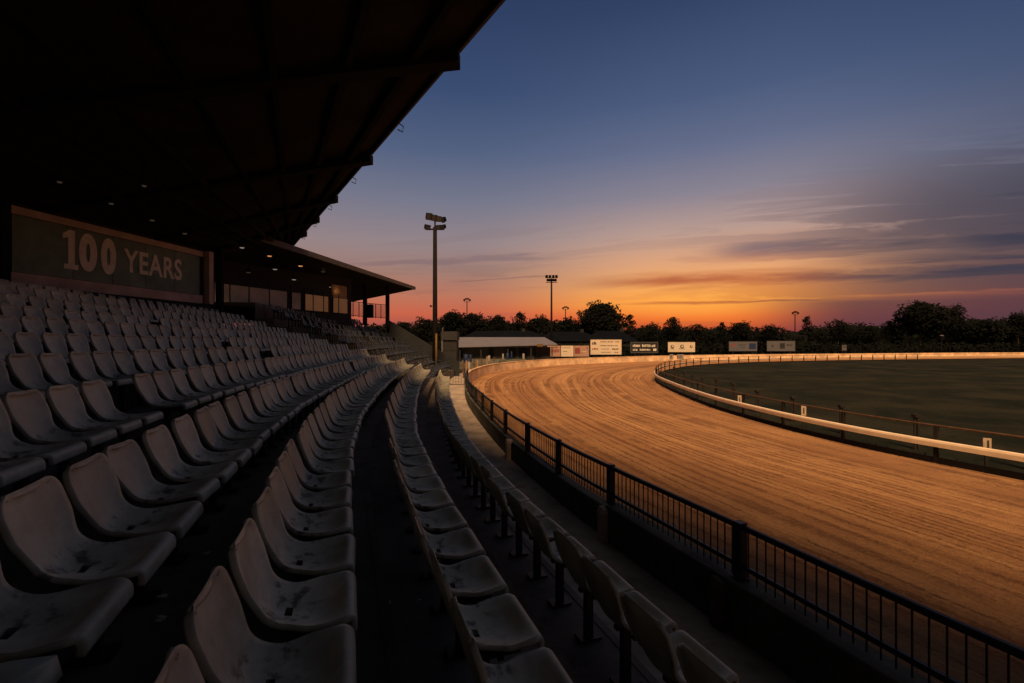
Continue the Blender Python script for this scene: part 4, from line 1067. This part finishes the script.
T = [
 (602, 303.5, 44, 128, 'big spreading tree with sky showing through, right of the distant masts', 'round', 26, 120),
 (630, 313, 17, 132, 'small round tree just right of the big spreading tree', 'round', 9, 90),
 (673, 317, 22, 138, 'ragged tree with a narrow top, under the brightest part of the sunset', 'tall', 13, 90),
 (652, 323, 24, 142, 'low rounded tree left of the ragged narrow topped tree', 'round', 10, 80),
 (697, 324, 26, 142, 'low broad tree right of the ragged narrow topped tree', 'round', 10, 80),
 (722, 322, 14, 145, 'small pointed tree above the left grey billboard', 'tall', 9, 80),
 (741, 322, 26, 145, 'dome shaped tree above the left grey billboard', 'round', 12, 110),
 (770, 325, 24, 148, 'low flat topped tree above the right grey billboard', 'round', 10, 90),
 (807, 315.5, 15, 150, 'slender tree with a round top, beside the right distant mast', 'tall', 11, 80),
 (838, 320, 24, 150, 'rounded tree right of the slender round topped one', 'round', 12, 100),
 (868, 326, 26, 150, 'low tree between the rounded tree and the huge pair', 'round', 10, 90),
 (889, 320, 18, 140, 'small tree touching the left side of the huge pair', 'round', 9, 90),
 (920, 302.5, 40, 135, 'huge dark tree with domed top, left one of the pair at right', 'round', 24, 130),
 (946, 305.5, 38, 135, 'huge dark tree with flat spreading top, right one of the pair', 'flat', 20, 130),
 (978, 319, 40, 140, 'broad low tree right of the huge pair', 'round', 14, 110),
 (1018, 313, 30, 140, 'dark tree cut by the right edge of the photograph', 'round', 13, 110),
 (1050, 320, 40, 140, 'dark tree just past the right edge of the photograph', 'round', 12, 90),
 (452, 312, 26, 125, 'dark bushy tree right of the largest mast', 'round', 14, 110),
 (474, 313.5, 26, 128, 'dark bushy tree below the left thin mast', 'round', 14, 110),
 (497, 315.5, 22, 130, 'small domed tree above the middle of the low white roof', 'round', 12, 100),
 (520, 312.5, 18, 132, 'pointed tree above the right half of the low white roof', 'tall', 12, 90),
 (539, 317, 26, 134, 'rounded tree left of the middle mast', 'round', 12, 100),
 (567, 320, 30, 134, 'low rounded tree right of the middle mast', 'round', 12, 100),
 (586, 324, 14, 130, 'small low tree left of the big spreading tree', 'round', 8, 80),
 (425, 319, 26, 120, 'low dark tree left of the largest mast', 'round', 12, 100),
 (404, 322, 22, 120, 'low dark tree beside the far stand end', 'round', 11, 90),
]
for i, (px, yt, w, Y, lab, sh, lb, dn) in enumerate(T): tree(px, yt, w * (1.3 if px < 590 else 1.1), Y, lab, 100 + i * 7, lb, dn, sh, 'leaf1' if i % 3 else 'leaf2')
# far wood behind them
def wood():
    rnd = random.Random(5); mb = MB()
    x = -90.0
    while x < 330:
        Y = 158 + rnd.uniform(-8, 10) ; pxx = 512 + F * x / Y
        yt = 326.5 + rnd.uniform(-2.5, 3)
        if 430 < pxx < 600: yt -= 4.5
        if 600 < pxx < 850: yt += 2
        if pxx > 850: yt = 325 + rnd.uniform(-4, 2)
        if pxx > 980: yt = 321 + rnd.uniform(-3, 3)
        H = hz(yt, Y)
        w = rnd.uniform(4, 8)
        k = len(mb.v)                                 # dense body, lumpy
        for ring, (fz_, fr) in enumerate(((0, .9), (.45, 1.0), (.75, .8), (.93, .4))):
            for j in range(7): a = 2 * PI * j / 7; q = w * fr * rnd.uniform(.8, 1.1); mb.v.append((x + q * math.cos(a), Y + q * math.sin(a), H * fz_))
        for ring in range(3):
            for j in range(7): a = k + ring * 7 + j; c = k + ring * 7 + (j + 1) % 7; mb.f.append((a, c, c + 7, a + 7))
        mb.f.append(tuple(k + 21 + j for j in range(7)))
        leaves(mb, x, Y - 2, H * .78, w, w, H * .26, 170, .55, rnd)
        leaves(mb, x, Y - 4, H * .4, w, w, H * .4, 110, .7, rnd)
        x += rnd.uniform(2.6, 4.2)
    tag(mb.build('distant_wood', M['leaf1']), 'continuous dark belt of distant woodland along the whole horizon', 'woodland', None, 'stuff')
    mb = MB(); x = -70.0                                  # dark hedge immediately behind the billboards
    C = offset(part(OC, aE, length(OC) - 60), 14)
    for p, t, s in walk(C, 18, 1.5):
        leaves(mb, p.x, p.y, 1.5, 1.6, 1.2, 1.6, 60, .33, rnd)
        mb.box(p.x - .9, p.x + .9, p.y + .2, p.y + .8, 0, 2.2 + rnd.uniform(-.3, .3))
    tag(mb.build('hedge', M['leaf1']), 'long dark hedge running behind the billboards and barrier', 'hedge', None, 'stuff')
wood()

# ------------------------------------------------------------------ grass tufts: at the foot of the inner rail and plinth
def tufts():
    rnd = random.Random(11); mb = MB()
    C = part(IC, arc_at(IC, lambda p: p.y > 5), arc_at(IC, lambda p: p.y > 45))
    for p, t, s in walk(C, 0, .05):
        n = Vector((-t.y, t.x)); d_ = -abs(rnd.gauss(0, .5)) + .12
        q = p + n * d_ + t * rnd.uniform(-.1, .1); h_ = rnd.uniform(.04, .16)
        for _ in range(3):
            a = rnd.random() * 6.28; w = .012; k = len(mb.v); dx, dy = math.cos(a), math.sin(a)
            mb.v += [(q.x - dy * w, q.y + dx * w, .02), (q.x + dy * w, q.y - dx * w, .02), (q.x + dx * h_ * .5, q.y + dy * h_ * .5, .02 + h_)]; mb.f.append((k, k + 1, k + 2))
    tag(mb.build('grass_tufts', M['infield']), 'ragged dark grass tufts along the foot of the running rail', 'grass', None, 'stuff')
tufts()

# ------------------------------------------------------------------ world: sunset sky
W = bpy.data.worlds.new('World'); S.world = W; W.use_nodes = True
g = N(W.node_tree); bg = W.node_tree.nodes['Background']
tc = g.new('ShaderNodeTexCoord'); sp = g.new('ShaderNodeSeparateXYZ'); g.lk(tc.outputs['Generated'], sp.inputs[0])
x, y, z = sp.outputs
az = g.math('ARCTAN2', x, y)                         # 0 = straight ahead, + to the right
GLOW = .40
daz = g.math('ABSOLUTE', g.math('SUBTRACT', az, GLOW))
zz = g.math('MULTIPLY', g.math('MAXIMUM', z, 0.0), 1.4, clamp=True)       # ramp coordinate, z*1.4
def Z(v): return v * 1.4
A_ = g.ramp(zz, [(0, srgb(120, 48, 42)), (Z(.022), srgb(190, 70, 48)), (Z(.05), srgb(240, 100, 40)), (Z(.08), srgb(255, 155, 62)), (Z(.115), srgb(244, 168, 96)), (Z(.16), srgb(222, 162, 120)),
                 (Z(.22), srgb(184, 153, 142)), (Z(.29), srgb(136, 129, 143)), (Z(.37), srgb(98, 107, 136)), (Z(.45), srgb(72, 88, 123)), (Z(.58), srgb(47, 63, 99)), (Z(.68), srgb(44, 50, 70)), (1, srgb(76, 72, 74))])
B_ = g.ramp(zz, [(0, srgb(92, 50, 60)), (Z(.025), srgb(155, 78, 76)), (Z(.06), srgb(200, 98, 72)), (Z(.10), srgb(186, 116, 92)), (Z(.15), srgb(158, 122, 112)), (Z(.21), srgb(146, 130, 134)),
                 (Z(.29), srgb(116, 118, 137)), (Z(.38), srgb(82, 96, 127)), (Z(.48), srgb(56, 75, 112)), (Z(.6), srgb(42, 59, 95)), (Z(.68), srgb(44, 50, 70)), (1, srgb(76, 72, 74))])
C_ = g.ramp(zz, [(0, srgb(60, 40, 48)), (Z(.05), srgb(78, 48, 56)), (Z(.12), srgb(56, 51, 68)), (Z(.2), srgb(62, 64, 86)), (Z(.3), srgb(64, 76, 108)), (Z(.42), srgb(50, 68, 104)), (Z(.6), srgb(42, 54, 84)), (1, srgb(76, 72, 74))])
wB = g.mr(daz, .06, .52)
c = g.mix(wB, A_, B_)
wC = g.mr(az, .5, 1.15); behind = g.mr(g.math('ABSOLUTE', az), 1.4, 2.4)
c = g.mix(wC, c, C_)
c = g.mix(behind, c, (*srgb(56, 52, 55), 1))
# soft hot core
el = g.math('DIVIDE', g.math('SUBTRACT', z, .078), .035); ea = g.math('DIVIDE', g.math('SUBTRACT', az, GLOW), .20)
core = g.math('EXPONENT', g.math('MULTIPLY', g.math('ADD', g.math('MULTIPLY', el, el), g.math('MULTIPLY', ea, ea)), -1.0))
c = g.mix(g.math('MULTIPLY', core, .55), c, (*srgb(255, 178, 78), 1))
# streaked clouds
zq = g.math('DIVIDE', z, g.math('MAXIMUM', g.math('ADD', g.math('MULTIPLY', x, .25), g.math('MULTIPLY', y, .968)), .25))
tilt = g.math('SUBTRACT', zq, g.math('MULTIPLY', az, .015))
v1 = g.comb(g.math('MULTIPLY', az, 2.4), g.math('MULTIPLY', tilt, 26.0), 3.1)
n1 = g.noise(v1, 1.0, 7, .6, .5)
v2 = g.comb(g.math('MULTIPLY', az, 4.0), g.math('MULTIPLY', tilt, 40.0), 7.7); n2 = g.noise(v2, 1.0, 6, .62, .3)
v3 = g.comb(g.math('MULTIPLY', az, 2.0), g.math('MULTIPLY', tilt, 20.0), 1.2); n3 = g.noise(v3, 1.0, 6, .58, .6)
band = g.math('MULTIPLY', g.mr(z, .0, .04), g.mr(z, .34, .20))
right = g.mr(az, .28, .75)
thr = g.math('SUBTRACT', n1, g.math('MULTIPLY_ADD', right, -.13, c=.56))
thr2 = g.math('SUBTRACT', n2, g.math('MULTIPLY_ADD', right, -.12, c=.60))
cl = g.math('MULTIPLY', g.math('MAXIMUM', g.mr(thr, -.02, .07), g.math('MULTIPLY', g.mr(thr2, -.02, .08), .7)), band)
cl = g.math('MULTIPLY', cl, g.math('ADD', .16, g.math('MULTIPLY', right, .55)))
cl2 = g.math('MULTIPLY', g.math('MULTIPLY', g.mr(n3, .43, .56), g.mr(az, .35, 1.0)), g.math('MULTIPLY', g.mr(z, .36, .17), g.mr(z, -.01, .03)))
# deliberate long streaks: above the glow and at the left
def streak(z0, slope, thick, a0_, a1_, a2_, a3_, amt):
    d_ = g.math('SUBTRACT', g.math('SUBTRACT', zq, z0), g.math('MULTIPLY', g.math('SUBTRACT', az, GLOW), slope))
    d_ = g.math('ADD', d_, g.math('MULTIPLY', g.math('SUBTRACT', n1, .5), .045))
    k = g.mr(g.math('ABSOLUTE', d_), thick, 0.0); m_ = g.math('MULTIPLY', g.mr(az, a0_, a1_), g.mr(az, a3_, a2_))
    return g.math('MULTIPLY', g.math('MULTIPLY', k, m_), amt)
st = streak(.125, .0, .022, .08, .34, 1.3, 1.6, .9)
for q_ in ((.136, .0, .055, .50, .80, 1.3, 1.6, 1.0), (.183, .03, .036, .36, .50, .70, .9, .9), (.190, .0, .085, .58, .86, 1.3, 1.6, 1.0), (.252, .02, .032, .62, .85, 1.3, 1.6, .8),
           (.243, .02, .007, .40, .55, .7, .85, .45), (.080, .0, .007, .18, .36, .6, .8, .75), (.186, -.01, .009, -.42, -.25, .02, .16, .6), (.142, .0, .005, -.16, -.08, .06, .12, .35), (.30, .03, .025, .75, .95, 1.3, 1.6, .5)):
    st = g.math('MAXIMUM', st, streak(*q_))
low = g.math('MULTIPLY', g.math('MULTIPLY', g.mr(g.math('ADD', zq, g.math('MULTIPLY', g.math('SUBTRACT', n1, .5), .03)), 0.102, .072), g.mr(az, .40, .66)), .85)
st = g.math('MAXIMUM', g.math('MULTIPLY', st, g.mr(n2, .30, .52, .55, 1.0)), low)
cloud_col = g.mix(g.mr(daz, .08, .36), (*srgb(178, 88, 56), 1), (*srgb(92, 70, 78), 1))
cloud_col = g.mix(g.mr(zq, .14, .19), cloud_col, (*srgb(124, 102, 108), 1))
cloud_col = g.mix(g.mr(az, .45, .78), cloud_col, (*srgb(52, 53, 72), 1))
cloud_col = g.mix(g.math('MULTIPLY', g.mr(zq, .11, .07), g.mr(az, .4, .6)), cloud_col, (*srgb(74, 54, 68), 1))
tot = g.math('MAXIMUM', cl, st, clamp=True)
c = g.mix(tot, c, cloud_col)
sky = g.new('ShaderNodeTexSky', sky_type='NISHITA'); sky.sun_disc = False; sky.sun_elevation = R(-2.0); sky.sun_rotation = GLOW
sky.air_density = 1.2; sky.dust_density = 2.0
c = g.mix(1.0, c, g.mix(1.0, (.03, .03, .03, 1), sky.outputs[0], 'MULTIPLY'), 'ADD')
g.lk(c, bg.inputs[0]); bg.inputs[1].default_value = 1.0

# ------------------------------------------------------------------ warm low floodlighting sun
def sun(az_deg, el_deg, strength, col, ang):
    l = bpy.data.lights.new('sun', 'SUN'); l.energy = strength; l.color = col; l.angle = R(ang)
    o = bpy.data.objects.new('sun', l); COL.objects.link(o)
    a, e = R(az_deg), R(el_deg)
    d_ = Vector((math.sin(a) * math.cos(e), math.cos(a) * math.cos(e), math.sin(e)))     # towards the sun
    o.rotation_euler = d_.to_track_quat('Z', 'Y').to_euler(); o.location = d_ * 60
sun(178, 48, 5.2, (1.0, .60, .30), 22)

# ------------------------------------------------------------------ camera
cam = bpy.data.cameras.new('camera'); co = bpy.data.objects.new('camera', cam); COL.objects.link(co)
co.location = (0, 0, EYE); co.rotation_euler = (PI / 2, 0, 0)
cam.sensor_width = 36; cam.lens = 36 * F / 1024; cam.clip_end = 3000; cam.clip_start = .05
S.camera = co
S.render.engine = 'CYCLES'
S.view_settings.view_transform = 'Standard'; S.view_settings.look = 'None'; S.view_settings.exposure = 0; S.view_settings.gamma = 1
S.cycles.max_bounces = 6; S.cycles.use_denoising = True
